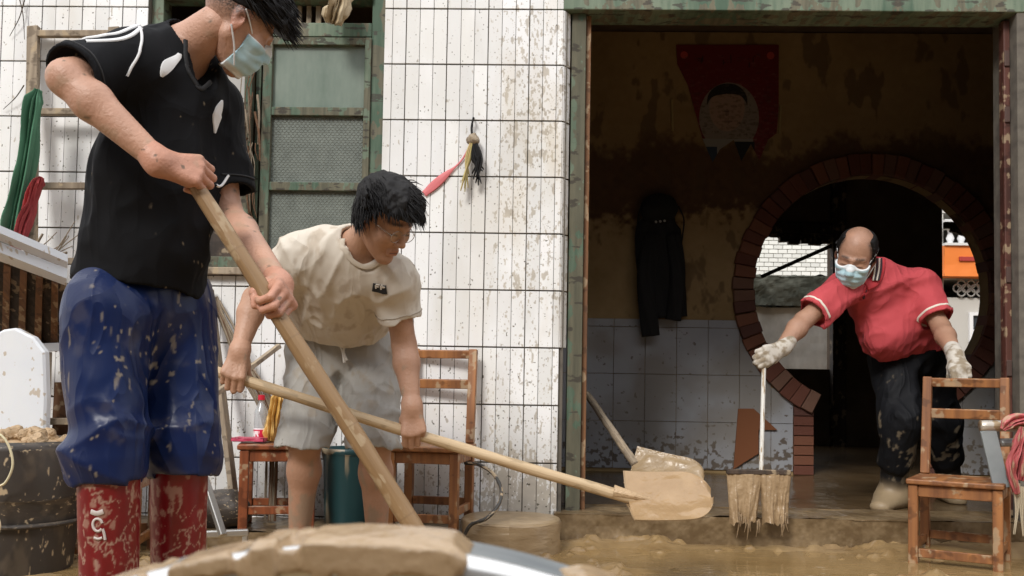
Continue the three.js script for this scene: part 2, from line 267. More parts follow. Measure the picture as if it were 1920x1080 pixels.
M.dimRoom = std({ map: tex(256, 256, (u, v) => mix3([0.17, 0.13, 0.08], [0.3, 0.24, 0.16], fbm(u * 8, v * 8, 0, 4))), roughness: 0.95 });
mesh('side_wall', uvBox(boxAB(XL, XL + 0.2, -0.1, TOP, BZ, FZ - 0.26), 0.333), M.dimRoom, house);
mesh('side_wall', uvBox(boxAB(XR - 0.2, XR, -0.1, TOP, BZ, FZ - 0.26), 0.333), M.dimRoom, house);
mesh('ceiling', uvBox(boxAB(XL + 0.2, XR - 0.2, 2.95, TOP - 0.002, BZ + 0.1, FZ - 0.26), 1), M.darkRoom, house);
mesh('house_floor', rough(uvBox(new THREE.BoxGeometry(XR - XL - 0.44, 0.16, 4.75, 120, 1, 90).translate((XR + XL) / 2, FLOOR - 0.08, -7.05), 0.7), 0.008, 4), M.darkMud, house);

// partition with the round gate
const GC = at(1632, 545, 6.5), GR = 0.74, GO = 0.872, GH = 0.36;
{
  const t0 = Math.asin(GH / GR), hole = [[GC.x - GH, FLOOR - 0.06]];
  const N = 64; for (let i = 0; i <= N; i++) { const a = -Math.PI / 2 - t0 - i / N * (2 * Math.PI - 2 * t0); hole.push([GC.x + GR * Math.cos(a), GC.y + GR * Math.sin(a)]); }
  hole.push([GC.x + GH, FLOOR - 0.06]);
  const outline = [[XL + 0.21, FLOOR - 0.06], ...hole, [XR - 0.21, FLOOR - 0.06], [XR - 0.21, 2.94], [XL + 0.21, 2.94]];
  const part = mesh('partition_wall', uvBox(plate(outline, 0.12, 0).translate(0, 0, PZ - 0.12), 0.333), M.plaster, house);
  // ring of bricks
  M.brick = [[0.15, 0.05, 0.03], [0.2, 0.075, 0.04], [0.11, 0.042, 0.03], [0.17, 0.085, 0.055], [0.13, 0.04, 0.022]].map((c) => std({ color: rgb(...c), roughness: 0.75, bumpMap: bumpFine, bumpScale: 0.003 }));
  const nB = 58, span = 2 * Math.PI - 2 * t0 + 0.12, da = span / nB, R = rng(5);
  const wedge = () => { const a = da * 0.475; return plate([[GR * Math.cos(-a), GR * Math.sin(-a)], [GO * Math.cos(-a), GO * Math.sin(-a)], [GO * Math.cos(0) * 1.0006, 0], [GO * Math.cos(a), GO * Math.sin(a)], [GR * Math.cos(a), GR * Math.sin(a)]], 0.16, 0.004).translate(0, 0, -0.135); };
  const wg = wedge();
  for (let i = 0; i < nB; i++) { const b = mesh('arch_brick', wg, M.brick[Math.floor(R() * 5)], part); b.position.set(GC.x, GC.y, PZ + 0.006 + R() * 0.018); b.scale.setScalar(0.996 + R() * 0.014); b.rotation.z = -Math.PI / 2 - t0 + 0.06 - (i + 0.5) * da + (R() - 0.5) * 0.008; }
  for (const s of [-1, 1]) for (let k = 0; k < 9; k++) { const y0 = FLOOR + k * 0.062; if (y0 > GC.y - GO * 0.9) break; const b = mesh('jamb_brick', rbox(0.125, 0.057, 0.15, 0.004), M.brick[Math.floor(R() * 3)], part); b.position.set(GC.x + s * (GH + 0.0635), y0 + 0.03, PZ - 0.055 + R() * 0.006); }
  // stepped brown foot beside the gate
  const q = (px, py) => { const p = at(px, py, 6.5); return [p.x, p.y]; };
  mesh('painted_foot', plate([q(1383, 766), q(1412, 766), q(1456, 806), q(1421, 806), q(1421, 850), q(1392, 868), q(1374, 880)], 0.012, 0.002).translate(0, 0, PZ + 0.012), std({ color: rgb(0.2, 0.07, 0.025), roughness: 0.8 }), part);
  // wainscot of wall tiles
  const wTex = tex(1024, 512, (u, v) => { const x = u * 4, y = v * 2, g = fbm(x * 4, y * 4, 0, 4); let c = mix3([0.31, 0.32, 0.345], [0.41, 0.42, 0.45], g); const lo = 1 - sst(0.12, 0.5, y), n = fbm(x * 40, y * 40, 0, 5); c = mix3(c, [0.09, 0.06, 0.035], sst(0.75 - lo * 0.26, 0.8 - lo * 0.26, n) * 0.85); const f = fbm(x * 3 + 8, y * 3, 0, 4); return mix3(c, [0.22, 0.185, 0.14], sst(0.4, 0.7, f) * 0.6); });
  M.wainscot = std({ map: wTex, roughness: 0.35 });
  const x00 = at(1150, 700, 6.5).x, y00 = at(1200, 701, 6.5).y;
  const inGate = (x, y) => Math.hypot(x - GC.x, y - GC.y) < GO || Math.abs(x - GC.x) < GH + 0.127;
  for (let k = -6; k < 14; k++) for (const [ya, yb] of [[y00 - 0.9, y00 - 0.6], [y00 - 0.6, y00 - 0.3], [y00 - 0.3, y00], [y00, y00 + 0.3], [y00 + 0.3, y00 + 0.352]]) {
    const xa = x00 + k * 0.2 + 0.0015, xb = x00 + (k + 1) * 0.2 - 0.0015, y0 = Math.max(ya + 0.0015, FLOOR), y1 = yb - 0.0015; if (y1 - y0 < 0.02) continue;
    const cs = [[xa, y0], [xb, y0], [xb, y1], [xa, y1]], ins = cs.filter((c) => inGate(...c)).length; if (ins === 4) continue;
    let g;
    if (ins) { // cut tile: its edge follows the brick ring
      const side = xa + 0.1 < GC.x ? -1 : 1, edge = (y) => GC.x + side * Math.max(GH + 0.129, Math.sqrt(Math.max(0, (GO + 0.003) ** 2 - (y - GC.y) ** 2)) * (y > GC.y - GO ? 1 : 0));
      const L = [], Rr = []; for (let i = 0; i <= 12; i++) { const y = mix(y0, y1, i / 12), e = edge(y); if (side < 0) { const r = Math.min(xb, e); if (r > xa + 0.004) { L.push([xa, y]); Rr.push([r, y]); } } else { const l = Math.max(xa, e); if (l < xb - 0.004) { L.push([l, y]); Rr.push([xb, y]); } } }
      if (L.length < 2) continue; g = plate([...Rr, ...L.reverse()], 0.007, 0.001).translate(0, 0, PZ + 0.001);
    } else g = boxAB(xa, xb, y0, y1, PZ + 0.0005, PZ + 0.009, 0.0015);
    g = uvBox(g, 1); const uv = g.attributes.uv; for (let i = 0; i < uv.count; i++) uv.setXY(i, uv.getX(i) * 0.25 + 0.5, uv.getY(i) * 0.5);
    mesh('wall_tile', g, M.wainscot, part);
  }
}
// far wall of the back room with two openings to the yard behind
{
  const o = (px, py) => at(px, py, 9.5), l0 = o(1405, 690), l1 = o(1562, 428), r0 = o(1768, 665), r1 = o(1895, 366);
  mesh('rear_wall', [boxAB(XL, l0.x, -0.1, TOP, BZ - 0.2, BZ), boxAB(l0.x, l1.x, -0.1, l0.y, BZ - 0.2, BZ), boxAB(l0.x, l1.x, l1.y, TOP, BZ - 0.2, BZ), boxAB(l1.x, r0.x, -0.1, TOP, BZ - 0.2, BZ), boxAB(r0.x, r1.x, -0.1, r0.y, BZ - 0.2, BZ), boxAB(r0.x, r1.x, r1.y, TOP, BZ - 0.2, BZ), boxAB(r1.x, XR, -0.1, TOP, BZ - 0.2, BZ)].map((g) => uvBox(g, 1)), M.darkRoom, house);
  for (const g of [bar(o(1425, 520).setZ(BZ + 0.05), o(1565, 458).setZ(BZ + 0.05), 0.035, 0.035), bar(V(l0.x, l1.y + 0.02, BZ + 0.03), V(l1.x, l1.y - 0.02, BZ + 0.03), 0.05, 0.1), bar(V(r0.x, o(1800, 424).y, BZ + 0.04), V(r1.x, o(1800, 424).y, BZ + 0.04), 0.06, 0.06), bar(o(1775, 432).setZ(BZ + 0.09), o(1870, 462).setZ(BZ + 0.09), 0.05, 0.05), bar(o(1868, 440).setZ(BZ + 0.12), o(1824, 640).setZ(BZ + 0.12), 0.05, 0.05), bar(o(1830, 368).setZ(BZ + 0.05), o(1818, 425).setZ(BZ + 0.05), 0.03, 0.03)]) mesh('rear_bar', uvBox(g, 1), M.darkWood, house);
  // rags of roofing hanging into the opening
  const R = rng(3), rags = []; for (let i = 0; i < 26; i++) { const x = mix(l0.x, l1.x, R()); rags.push(rough(boxAB(x - 0.05, x + 0.05, l1.y - 0.1 * R() * (x - l0.x < 0.3 ? 1 : 1.6) - 0.02, l1.y + 0.05, BZ - 0.05, BZ + 0.02), 0.01, 20, i)); }
  mesh('torn_lining', rags.map((g) => uvBox(g, 1)), M.darkWood, house);
  mesh('rear_post', uvBox(boxAB(o(1555, 500).x, o(1580, 500).x, -0.05, 2.9, BZ + 0.01, BZ + 0.12), 1), M.darkWood, house);
}
// window: outer frame, top light, two sashes
{
  const fz = FZ - 0.06, F = (px, py) => at(px, py, D + 0.06);
  const win = mesh('window', [boxAB(XW1 - 0.065, XW1, YSILL, YTOPW, fz - 0.08, fz + 0.02), boxAB(XW0, XW0 + 0.055, YSILL, YTOPW, fz - 0.08, fz + 0.02), boxAB(XW0 + 0.055, XW1 - 0.065, F(600, 72).y, F(600, 46).y, fz - 0.08, fz + 0.025), boxAB(XW0 + 0.055, XW1 - 0.065, F(500, 3).y, F(500, -20).y, fz - 0.07, fz + 0.05), boxAB(F(478, 300).x - 0.012, F(478, 300).x + 0.012, YSILL, F(600, 72).y, fz - 0.085, fz - 0.02)].map((g) => uvBox(g, 1.3)), M.green, house);
  mesh('window_sill', uvBox(boxAB(XW0 - 0.03, XW1, YSILL - 0.032, YSILL, FZ - 0.2, FZ + 0.045), 1), M.greyWood, win);
  const L = F(492, 300).x, Rr = F(694, 300).x, T = F(600, 74).y, B = YSILL + 0.004, z1 = fz + 0.035, z0 = fz - 0.012;
  const rails = [[T, T - 0.035], [F(600, 204).y, F(600, 220).y], [F(600, 344).y, F(600, 360).y], [B + 0.05, B]];
  const sash = mesh('sash', [boxAB(L, L + 0.042, B, T, z0, z1), boxAB(Rr - 0.03, Rr, B, T, z0, z1), ...rails.map(([a, b]) => boxAB(L + 0.042, Rr - 0.03, b, a, z0 + 0.002, z1 - 0.003))].map((g) => uvBox(g, 1.7)), M.greenBare, win);
  M.glassSmooth = new THREE.MeshPhysicalMaterial({ map: tex(256, 256, (u, v) => { const n = fbm(u * 5, v * 3, 0, 5), s = fbm(u * 30, v * 8, 0, 3); return mix3([0.12, 0.16, 0.13], [0.21, 0.25, 0.21], clamp(n * 1.2 + (s - 0.5) * 0.4, 0, 1)); }), roughness: 0.25 });
  const cell = 0.019; // pressed scale pattern in the lower panes
  const scale = tex(1024, 1024, (u, v) => { const x = u * 0.5 / cell, y = v * 0.5 / (cell * 0.6); const row = Math.floor(y), fx = ((x + (row & 1 ? 0.5 : 0)) % 1) - 0.5, fy = y - row; const r = Math.hypot(fx * 1.0, (fy - 0.15) * 0.75); return clamp(1 - Math.abs(r - 0.46) * 9, 0, 1); }, false);
  M.glassScale = new THREE.MeshPhysicalMaterial({ map: tex(1024, 1024, (u, v) => { const x = u * 0.5 / cell, y = v * 0.5 / (cell * 0.6), row = Math.floor(y), fx = ((x + (row & 1 ? 0.5 : 0)) % 1) - 0.5, fy = y - row, r = Math.hypot(fx, (fy - 0.15) * 0.75), l = clamp(1 - Math.abs(r - 0.46) * 9, 0, 1), n = fbm(u * 12, v * 12, 0, 4); return mix3(mix3([0.1, 0.115, 0.1], [0.17, 0.19, 0.165], n), [0.26, 0.27, 0.24], l * 0.7); }), roughness: 0.35, bumpMap: scale, bumpScale: 0.003 });
  for (let i = 0; i < 3; i++) mesh('pane', uvBox(boxAB(L + 0.038, Rr - 0.026, rails[i + 1][0] - 0.004, rails[i][1] + 0.004, fz + 0.003, fz + 0.008, 0.001), 2), i ? M.glassScale : M.glassSmooth, win);
  // left sash stands ajar behind the man: pale board and dried stalks caught on it
  const lx = XW0 + 0.056, lR = F(478, 300).x - 0.013;
  mesh('sash', [boxAB(lx, lx + 0.04, B, T, z0, z1), boxAB(lR - 0.035, lR, B, T, z0, z1), boxAB(lx + 0.04, lR - 0.035, T - 0.035, T, z0, z1), boxAB(lx + 0.04, lR - 0.035, B, B + 0.05, z0, z1)].map((g) => uvBox(g, 1.7)), M.greenBare, win);
  mesh('board', uvBox(boxAB(lx + 0.036, lR - 0.031, B + 0.3, T - 0.03, fz + 0.002, fz + 0.01, 0.001), 1), std({ color: rgb(0.4, 0.39, 0.37), roughness: 0.8 }), win);
  mesh('board', uvBox(boxAB(lx + 0.036, lR - 0.031, B + 0.05, B + 0.3, fz - 0.004, fz + 0.006, 0.001), 1), M.darkWood, win);
  const R = rng(21); for (let i = 0; i < 11; i++) { const x = F(500, 30).x + (i - 4) * 0.043; mesh('vent_slat', uvBox(boxAB(x, x + 0.018 + R() * 0.01, F(500, 46).y, F(500, 4).y, fz - 0.05, fz - 0.035), 1), M.greyWood, win); }
}
// doorway: posts, lintel, threshold step, folded door leaf
{
  const Q = (px, py) => at(px, py, D + 0.07);
  mesh('door_post', uvBox(boxAB(Q(1067, 420).x, Q(1094, 420).x, 0.02, YLINT, FZ - 0.2, FZ - 0.045), 1.1), M.greenBare, house);
  mesh('door_jamb', uvBox(boxAB(Q(1094, 420).x + 0.001, Q(1104, 420).x, 0.02, YLINT, FZ - 0.23, FZ - 0.075), 1.1), M.brownWood, house);
  mesh('door_post', uvBox(boxAB(XD1 + 0.115, XD1 + 0.2, 0.02, YLINT, FZ - 0.2, FZ - 0.02), 1.1), M.greenBare, house);
  mesh('lintel', uvBox(place(rbox(2.3, 0.16, 0.2, 0.006), Q(1500, 0).x, YLINT + 0.08, FZ - 0.1), 1.3), M.green, house);
  const step = mesh('threshold_step', rough(uvBox(new THREE.BoxGeometry(2.5, 0.2, 0.34, 160, 12, 20).translate(wx(1045) + 1.25, 0.018, FZ - 0.1), 1), 0.012, 9, 3), M.concrete, house);
  const leafX = Q(1884, 400).x, dl = mesh('door_leaf', [boxAB(leafX, leafX + 0.028, 0.13, YLINT - 0.01, FZ - 0.12, FZ - 0.07), boxAB(leafX + 0.034, leafX + 0.064, 0.13, YLINT - 0.01, FZ - 0.115, FZ - 0.075), boxAB(leafX + 0.07, leafX + 0.11, 0.13, YLINT - 0.01, FZ - 0.12, FZ - 0.07)].map((g) => uvBox(g, 1.3)), M.redBrownWood, house);
  for (const py of [110, 215, 515, 690]) mesh('hinge', boxAB(leafX + 0.002, leafX + 0.024, Q(1884, py).y - 0.035, Q(1884, py).y + 0.035, FZ - 0.072, FZ - 0.062, 0.003), std({ color: rgb(0.1, 0.06, 0.05), roughness: 0.6, metalness: 0.3 }), dl);
}
// apron of concrete along the front
{ const a = mesh('apron', rough(uvBox(new THREE.BoxGeometry(2.6, 0.12, 0.42, 160, 8, 26).translate(wx(1040) - 1.3, 0.005, FZ + 0.19), 1), 0.01, 8, 1), M.concrete, house); }

// ------------------------------------------------------------ the yard behind, seen through the house
M.whiteBrick = [0.74, 0.8, 0.68].map((k) => std({ color: rgb(k, k, k * 0.94), roughness: 0.7 }));
{
  const d = 13, o = (px, py) => at(px, py, d);
  const w = thing('brick_wall', 'pale painted brick wall seen through the rear opening, left of the bald man', 'wall', V());
  w.userData.kind = 'thing';
  const x0 = o(1380, 500).x, x1 = o(1600, 500).x, y0 = 0, y1 = o(1500, 380).y;
  mesh('mortar', uvBox(boxAB(x0, x1, -0.09, y1, -d - 0.2, -d, 0.002), 1), std({ color: rgb(0.42, 0.41, 0.38), roughness: 0.9 }), w);
  const bw = 0.118, bh = 0.056, R = rng(8), rest = [];
  for (let r = 0; r < (y1) / bh; r++) for (let k = -1; k < (x1 - x0) / bw; k++) { const bx = x0 + k * bw + (r & 1 ? bw / 2 : 0); if (bx < x0 || bx + bw > x1) continue; const g = rbox(bw - 0.008, bh - 0.008, 0.03, 0.003).translate(bx + bw / 2, r * bh + bh / 2, -d + 0.004); const py = 700 - (r * bh - EYE) * 146; if (py > 425 && py < 530 && bx > o(1425, 500).x && bx < o(1570, 500).x) mesh('brick', g, M.whiteBrick[Math.floor(R() * 3)], w); else rest.push(g); }
  mesh('brick_field', rest, M.whiteBrick[0], w).userData.kind = 'stuff';
  const e = 11.6, p = (px, py) => at(px, py, e);
  const lw = thing('yard_wall', 'low grey yard wall with mossy top behind the man\'s outstretched arm', 'wall', V());
  lw.userData.kind = 'thing';
  mesh('wall_body', rough(uvBox(new THREE.BoxGeometry(1.5, p(1500, 578).y + 0.09, 0.2, 30, 20, 2).translate(p(1490, 600).x, (p(1500, 578).y - 0.09) / 2, -e), 1), 0.02, 5), std({ map: tex(256, 256, (u, v) => mix3([0.3, 0.29, 0.26], [0.62, 0.61, 0.57], fbm(u * 9, v * 5, 0, 5))), roughness: 0.9 }), lw);
  mesh('moss_cap', rough(uvBox(new THREE.BoxGeometry(1.5, p(1500, 522).y - p(1500, 577).y, 0.34, 60, 16, 8).translate(p(1490, 600).x, (p(1500, 522).y + p(1500, 577).y) / 2 + 0.01, -e), 1), 0.05, 9), std({ map: tex(256, 256, (u, v) => mix3([0.03, 0.035, 0.025], [0.14, 0.14, 0.11], fbm(u * 14, v * 14, 0, 5))), roughness: 1 }), lw);
  const b = thing('neighbour_building', 'pale building with orange awning and baluster balcony seen through the rear right opening', 'building', V());
  const X0 = o(1755, 500).x, X1 = o(1930, 500).x, m = (c, r = 0.8) => std({ color: rgb(...c), roughness: r });
  const ly = (py) => o(1800, py).y, wm = m([0.5, 0.48, 0.44]);   // solid storeys with two deep recesses: the balcony and the pierced screen
  mesh('wall', boxAB(X0, X1, -0.09, ly(558), -d - 0.3, -d), wm, b); mesh('wall', boxAB(X0, X1, ly(524), ly(461), -d - 1.8, -d), wm, b); mesh('wall', boxAB(X0, X1, ly(400), 3.8, -d - 1.8, -d), wm, b);
  mesh('back_wall', boxAB(X0, X1, -0.09, 3.8, -d - 2.1, -d - 1.81), wm, b); for (const x of [X0, X1]) mesh('end_wall', boxAB(x - 0.1, x + 0.1, -0.09, 3.8, -d - 1.8, -d - 0.01), wm, b);
  mesh('awning', rough(uvBox(new THREE.BoxGeometry(X1 - X0, o(1800, 466).y - o(1800, 522).y, 0.25, 20, 8, 4).translate((X0 + X1) / 2, (o(1800, 466).y + o(1800, 522).y) / 2, -d + 0.14), 1), 0.012, 4), m([0.75, 0.2, 0.03], 0.6), b);
  mesh('awning_stripe', boxAB(o(1782, 480).x, X1, o(1800, 494).y, o(1800, 486).y, -d + 0.255, -d + 0.285), m([0.35, 0.03, 0.02], 0.6), b);
  mesh('balcony_beam', boxAB(X0, X1, o(1800, 466).y, o(1800, 461).y, -d - 0.02, -d + 0.3), m([0.6, 0.6, 0.58]), b);
  for (let i = 0; i < 7; i++) { const x = X0 + 0.1 + i * 0.135; const ya = o(1800, 461).y, yb = o(1800, 434).y; mesh('baluster', new THREE.LatheGeometry([[0.03, 0], [0.035, 0.15], [0.05, 0.35], [0.025, 0.7], [0.04, 1]].map(([r, t]) => new THREE.Vector2(r, t * (yb - ya))), 10).translate(x, ya, -d + 0.2), m([0.75, 0.76, 0.78]), b); }
  mesh('handrail', boxAB(X0, X1, o(1800, 434).y, o(1800, 418).y, -d + 0.1, -d + 0.3), m([0.6, 0.6, 0.6]), b);
  for (let i = 0; i < 6; i++) for (let k = 0; k < 4; k++) { const g = new THREE.TorusGeometry(0.05, 0.011, 5, 12); g.translate(o(1800 + i * 18, 541).x + (k < 2 ? (k - 0.5) * 0.1 : 0), o(1800, 541).y + (k > 1 ? (k - 2.5) * 0.1 : 0), -d + 0.04); mesh('screen_ring', g, m([0.35, 0.34, 0.32]), b); }
  const wn = mesh('window', [boxAB(o(1815, 600).x, o(1822, 600).x, o(1815, 642).y, o(1815, 586).y, -d, -d + 0.05), boxAB(o(1843, 600).x, o(1850, 600).x, o(1815, 642).y, o(1815, 586).y, -d, -d + 0.05), boxAB(o(1822, 600).x, o(1843, 600).x, o(1815, 592).y, o(1815, 586).y, -d, -d + 0.05), boxAB(o(1822, 600).x, o(1843, 600).x, o(1815, 624).y, o(1815, 618).y, -d, -d + 0.05)], m([0.75, 0.75, 0.75]), b);
  mesh('pane', boxAB(o(1822, 600).x, o(1843, 600).x, o(1815, 642).y, o(1815, 592).y, -d + 0.005, -d + 0.012), m([0.04, 0.045, 0.05], 0.15), wn);
}
{ // added house, unseen behind the viewer, keeps low sky out of the doorway
  const b = thing('added_opposite_house', 'added grey house unseen behind the viewer, blocking low sky from the doorway', 'house', V(0, 0, 4.2));
  mesh('wall', boxAB(-14, 14, -0.09, 4.5, 0, 6, 0.02), std({ color: rgb(0.15, 0.14, 0.13), roughness: 0.9 }), b);
  mesh('roof', boxAB(-14.3, 14.3, 4.5, 4.7, -0.5, 6.3, 0.02), std({ color: rgb(0.08, 0.07, 0.065), roughness: 0.9 }), b);
  for (let i = 0; i < 5; i++) { mesh('door', boxAB(-11 + i * 5, -9.6 + i * 5, 0, 2.3, -0.03, 0.01), M.darkWood, b); mesh('window', boxAB(-8.6 + i * 5, -7.4 + i * 5, 1, 2.3, -0.02, 0.01), std({ color: rgb(0.05, 0.06, 0.065), roughness: 0.2 }), b); }
}
console.log('house ready');
// ------------------------------------------------------------ wooden chairs
const SEAT = 0.335, BACK = 0.745;
function makeChair(name, label, mat, pos, turn, withBack = true, w = 0.132) {
  const t = thing(name, label, withBack ? 'chair' : 'stool', pos, turn, 'small wooden chairs and stools');
  const d = 0.13, L = 0.036, lean = 0.05;
  const P = (n, g) => mesh(n, uvBox(g, 1, Math.abs(pos.x) % 1, 0), mat, t);
  P('seat', place(rbox(2 * w + 0.05, 0.022, 2 * d + 0.05, 0.007), 0, SEAT, 0.004));
  for (const s of [-1, 1]) {
    P('leg', place(rbox(L, SEAT - 0.012, L, 0.004), s * w, (SEAT - 0.012) / 2, d));
    P('leg', bar(V(s * w, 0, -d), V(s * w, SEAT - 0.012, -d), L, L, 0.004, V(0, 0, 1)));
    P('side_apron', place(rbox(0.02, 0.045, 2 * d - L, 0.003), s * w, SEAT - 0.035, 0));
    P('side_stretcher', place(rbox(0.018, 0.032, 2 * d - L, 0.003), s * w, 0.085, 0));
    if (withBack) P('back_post', bar(V(s * w, SEAT + 0.0115, -d + 0.0), V(s * (w - 0.004), BACK, -d - lean), L, 0.028, 0.004, V(0, 0, 1)));
  }
  P('front_apron', place(rbox(2 * w - L, 0.045, 0.02, 0.003), 0, SEAT - 0.035, d));
  P('rear_apron', place(rbox(2 * w - L, 0.045, 0.02, 0.003), 0, SEAT - 0.035, -d));
  P('front_stretcher', place(rbox(2 * w - L, 0.034, 0.018, 0.003), 0, 0.06, d));
  P('rear_stretcher', place(rbox(2 * w - L, 0.034, 0.018, 0.003), 0, 0.1, -d));
  if (withBack) {
    const z = (y) => -d - lean * (y - SEAT) / (BACK - SEAT);
    P('top_rail', place(rbox(2 * w - L + 0.004, 0.036, 0.02, 0.004), 0, BACK - 0.022, z(BACK - 0.022), 0.12));
    P('middle_rail', place(rbox(2 * w - L + 0.002, 0.04, 0.018, 0.004), 0, BACK - 0.15, z(BACK - 0.15), 0.12));
  }
  return t;
}
const onGround = (px, d, y) => { const p = at(px, 1000, d); return V(p.x, y, -d); };
const chairR = makeChair('chair', 'orange brown wooden chair standing in muddy water at the right edge', M.chairWood, onGround(1800, 4.08, -0.02), -0.52, true, 0.15);
makeChair('chair', 'orange wooden chair against the tiled wall behind the man in grey shorts', M.chairWood, onGround(806, 4.2, 0.065), -0.16);
makeChair('chair', 'reddish wooden chair holding a bottle and a yellow bag', M.chairDark, onGround(520, 4.17, 0.065), -1.36);
makeChair('stool', 'worn wooden stool behind the red rubber boots', M.chairWood, onGround(203, 3.84, -0.02), 0.12, false);

// ------------------------------------------------------------ shovels
function shovel(name, label, a, b, r0, r1, mat, blade) {
  const t = thing(name, label, 'shovel', V());
  const mid = a.clone().lerp(b, 0.5).add(V(0.004, -0.006, 0.005));
  mesh('handle', loft([a, mid, b], (s, A) => mix(r0, r1, s) * (1 + 0.035 * Math.sin(s * 17 + A) + 0.03 * Math.sin(s * 41 + 2 * A)), 60, 24), mat, t);
  if (blade) blade(t); return t;
}
// blade: sheet curved across (dish) and along, origin at the socket, +z to the tip, +y the hollow side
function bladeGeo(L, W, dish, thick, back = 0) {
  const f = (u, v, o) => { const x = (u - 0.5) * 2, w = W / 2 * (v < 0.68 ? 1 - 0.04 * v : Math.sqrt(Math.max(0.0004, 1 - Math.pow((v - 0.68) / 0.325, 2))) * 0.975); const sock = Math.exp(-x * x * 30) * (1 - sst(0, 0.45, v)) * 0.016; return V(x * w, dish * (x * x) * (1 - 0.35 * v) + 0.03 * v * v - back * Math.exp(-v * 22) * -0.012 - sock + o, v * L); };
  const top = sheet(28, 28, (u, v) => f(u, v, thick)), bot = sheet(28, 28, (u, v) => f(u, v, 0));
  const edge = []; const rim = (uf, vf) => sheet(28, 1, (u, v) => f(uf(u), vf(u), v ? thick : 0)); edge.push(rim((u) => u, () => 0), rim((u) => u, () => 1), rim(() => 0, (u) => u), rim(() => 1, (u) => u));
  return [top, bot, ...edge];
}
function setFrame(m, o, x, y, z) { m.applyMatrix4(new THREE.Matrix4().makeBasis(x, y, z).setPosition(o)); return m; }
const mudSlab = (L, W, h, seed) => sheet(34, 34, (u, v) => { const x = (u - 0.5) * 2, w = W / 2 * (v < 0.68 ? 1 - 0.04 * v : Math.sqrt(Math.max(0.0004, 1 - Math.pow((v - 0.68) / 0.325, 2))) * 0.97); const e = Math.min(1, 6 * Math.min(u, 1 - u, v, 1 - v)); return V(x * w * 0.985, 0.03 * x * x * (1 - 0.35 * v) + 0.03 * v * v + 0.003 + h * e * (0.35 + fbm(u * 5 + seed, v * 5, 0, 4)), 0.005 + v * L * 0.985); }, (q) => [q.x * 2, q.z * 2]);

// shovel of the man in the cream shirt
const B_A = at(398, 694, 3.37), B_B = at(1205, 942, 3.5);
const B_DIR = B_B.clone().sub(B_A).normalize();
shovel('shovel', 'long shovel with pale mud caked blade held by the man in the cream shirt', B_A, B_B, 0.0185, 0.0195, M.shaft, (t) => {
  const z = V(0.97, -0.02, -0.12).normalize(), y0 = V(0.02, 0.8, 0.55), x = y0.clone().cross(z).normalize(), y = z.clone().cross(x);
  const o = at(1176, 941, 3.48);
  const m = mesh('blade', bladeGeo(0.285, 0.25, 0.03, 0.003).map((g) => { g.applyMatrix4(new THREE.Matrix4().makeBasis(x, y, z).setPosition(o)); return g; }), std({ map: M.paleMud.map, roughness: 0.3, color: rgb(0.62, 0.6, 0.56), side: THREE.DoubleSide }), t);
  const sl = mudSlab(0.285, 0.25, 0.013, 3); sl.applyMatrix4(new THREE.Matrix4().makeBasis(x, y, z).setPosition(o)); mesh('caked_mud', sl, std({ map: M.paleMud.map, color: rgb(0.74, 0.7, 0.64), roughness: 0.2, bumpMap: bumpFine, bumpScale: 0.003 }), t);
  mesh('socket', rod(at(1150, 921, 3.485), o.clone().addScaledVector(z, 0.09).addScaledVector(y, 0.008), 0.0225, 0.006, 12), M.paleMud, t);
});
// shovel of the man in black: thick brown pole ending in the mud beside the tub
const A_A = at(342, 308, 2.33), A_B = at(842, 1090, 2.3), A_DIR = A_B.clone().sub(A_A).normalize();
const A_END = A_A.clone().addScaledVector(A_DIR, (A_A.y - 0.06) / -A_DIR.y * 0.94);
shovel('shovel', 'thick brown pole of the shovel held by the man in the black shirt', A_A, A_END, 0.0188, 0.0228, M.shaftDark, (t) => {
  const z = A_DIR.clone(), x = V(0, 0, 1).addScaledVector(z, -z.z).normalize(), y = z.clone().cross(x), m = new THREE.Matrix4().makeBasis(x, y, z).setPosition(A_END.clone().addScaledVector(z, -0.03));
  mesh('blade', bladeGeo(0.16, 0.2, 0.03, 0.003).map((g) => g.applyMatrix4(m)), M.greyMetal, t);
});
// shovel leaning inside the door
shovel('shovel', 'mud covered shovel leaning inside the doorway by the door post', at(1100, 738, 4.9), at(1192, 872, 4.62), 0.017, 0.02, M.greyWood, (t) => {
  const o = at(1182, 880, 4.6), z = at(1325, 915, 4.5).sub(o).normalize(), y0 = V(-0.1, 0.7, 0.7), x = y0.clone().cross(z).normalize(), y = z.clone().cross(x), m = new THREE.Matrix4().makeBasis(x, y, z).setPosition(o);
  mesh('blade', bladeGeo(0.33, 0.22, 0.035, 0.003).map((g) => g.applyMatrix4(m)), M.wetMudSolid, t); mesh('caked_mud', mudSlab(0.33, 0.22, 0.014, 8).applyMatrix4(m), M.wetMudSolid, t);
});
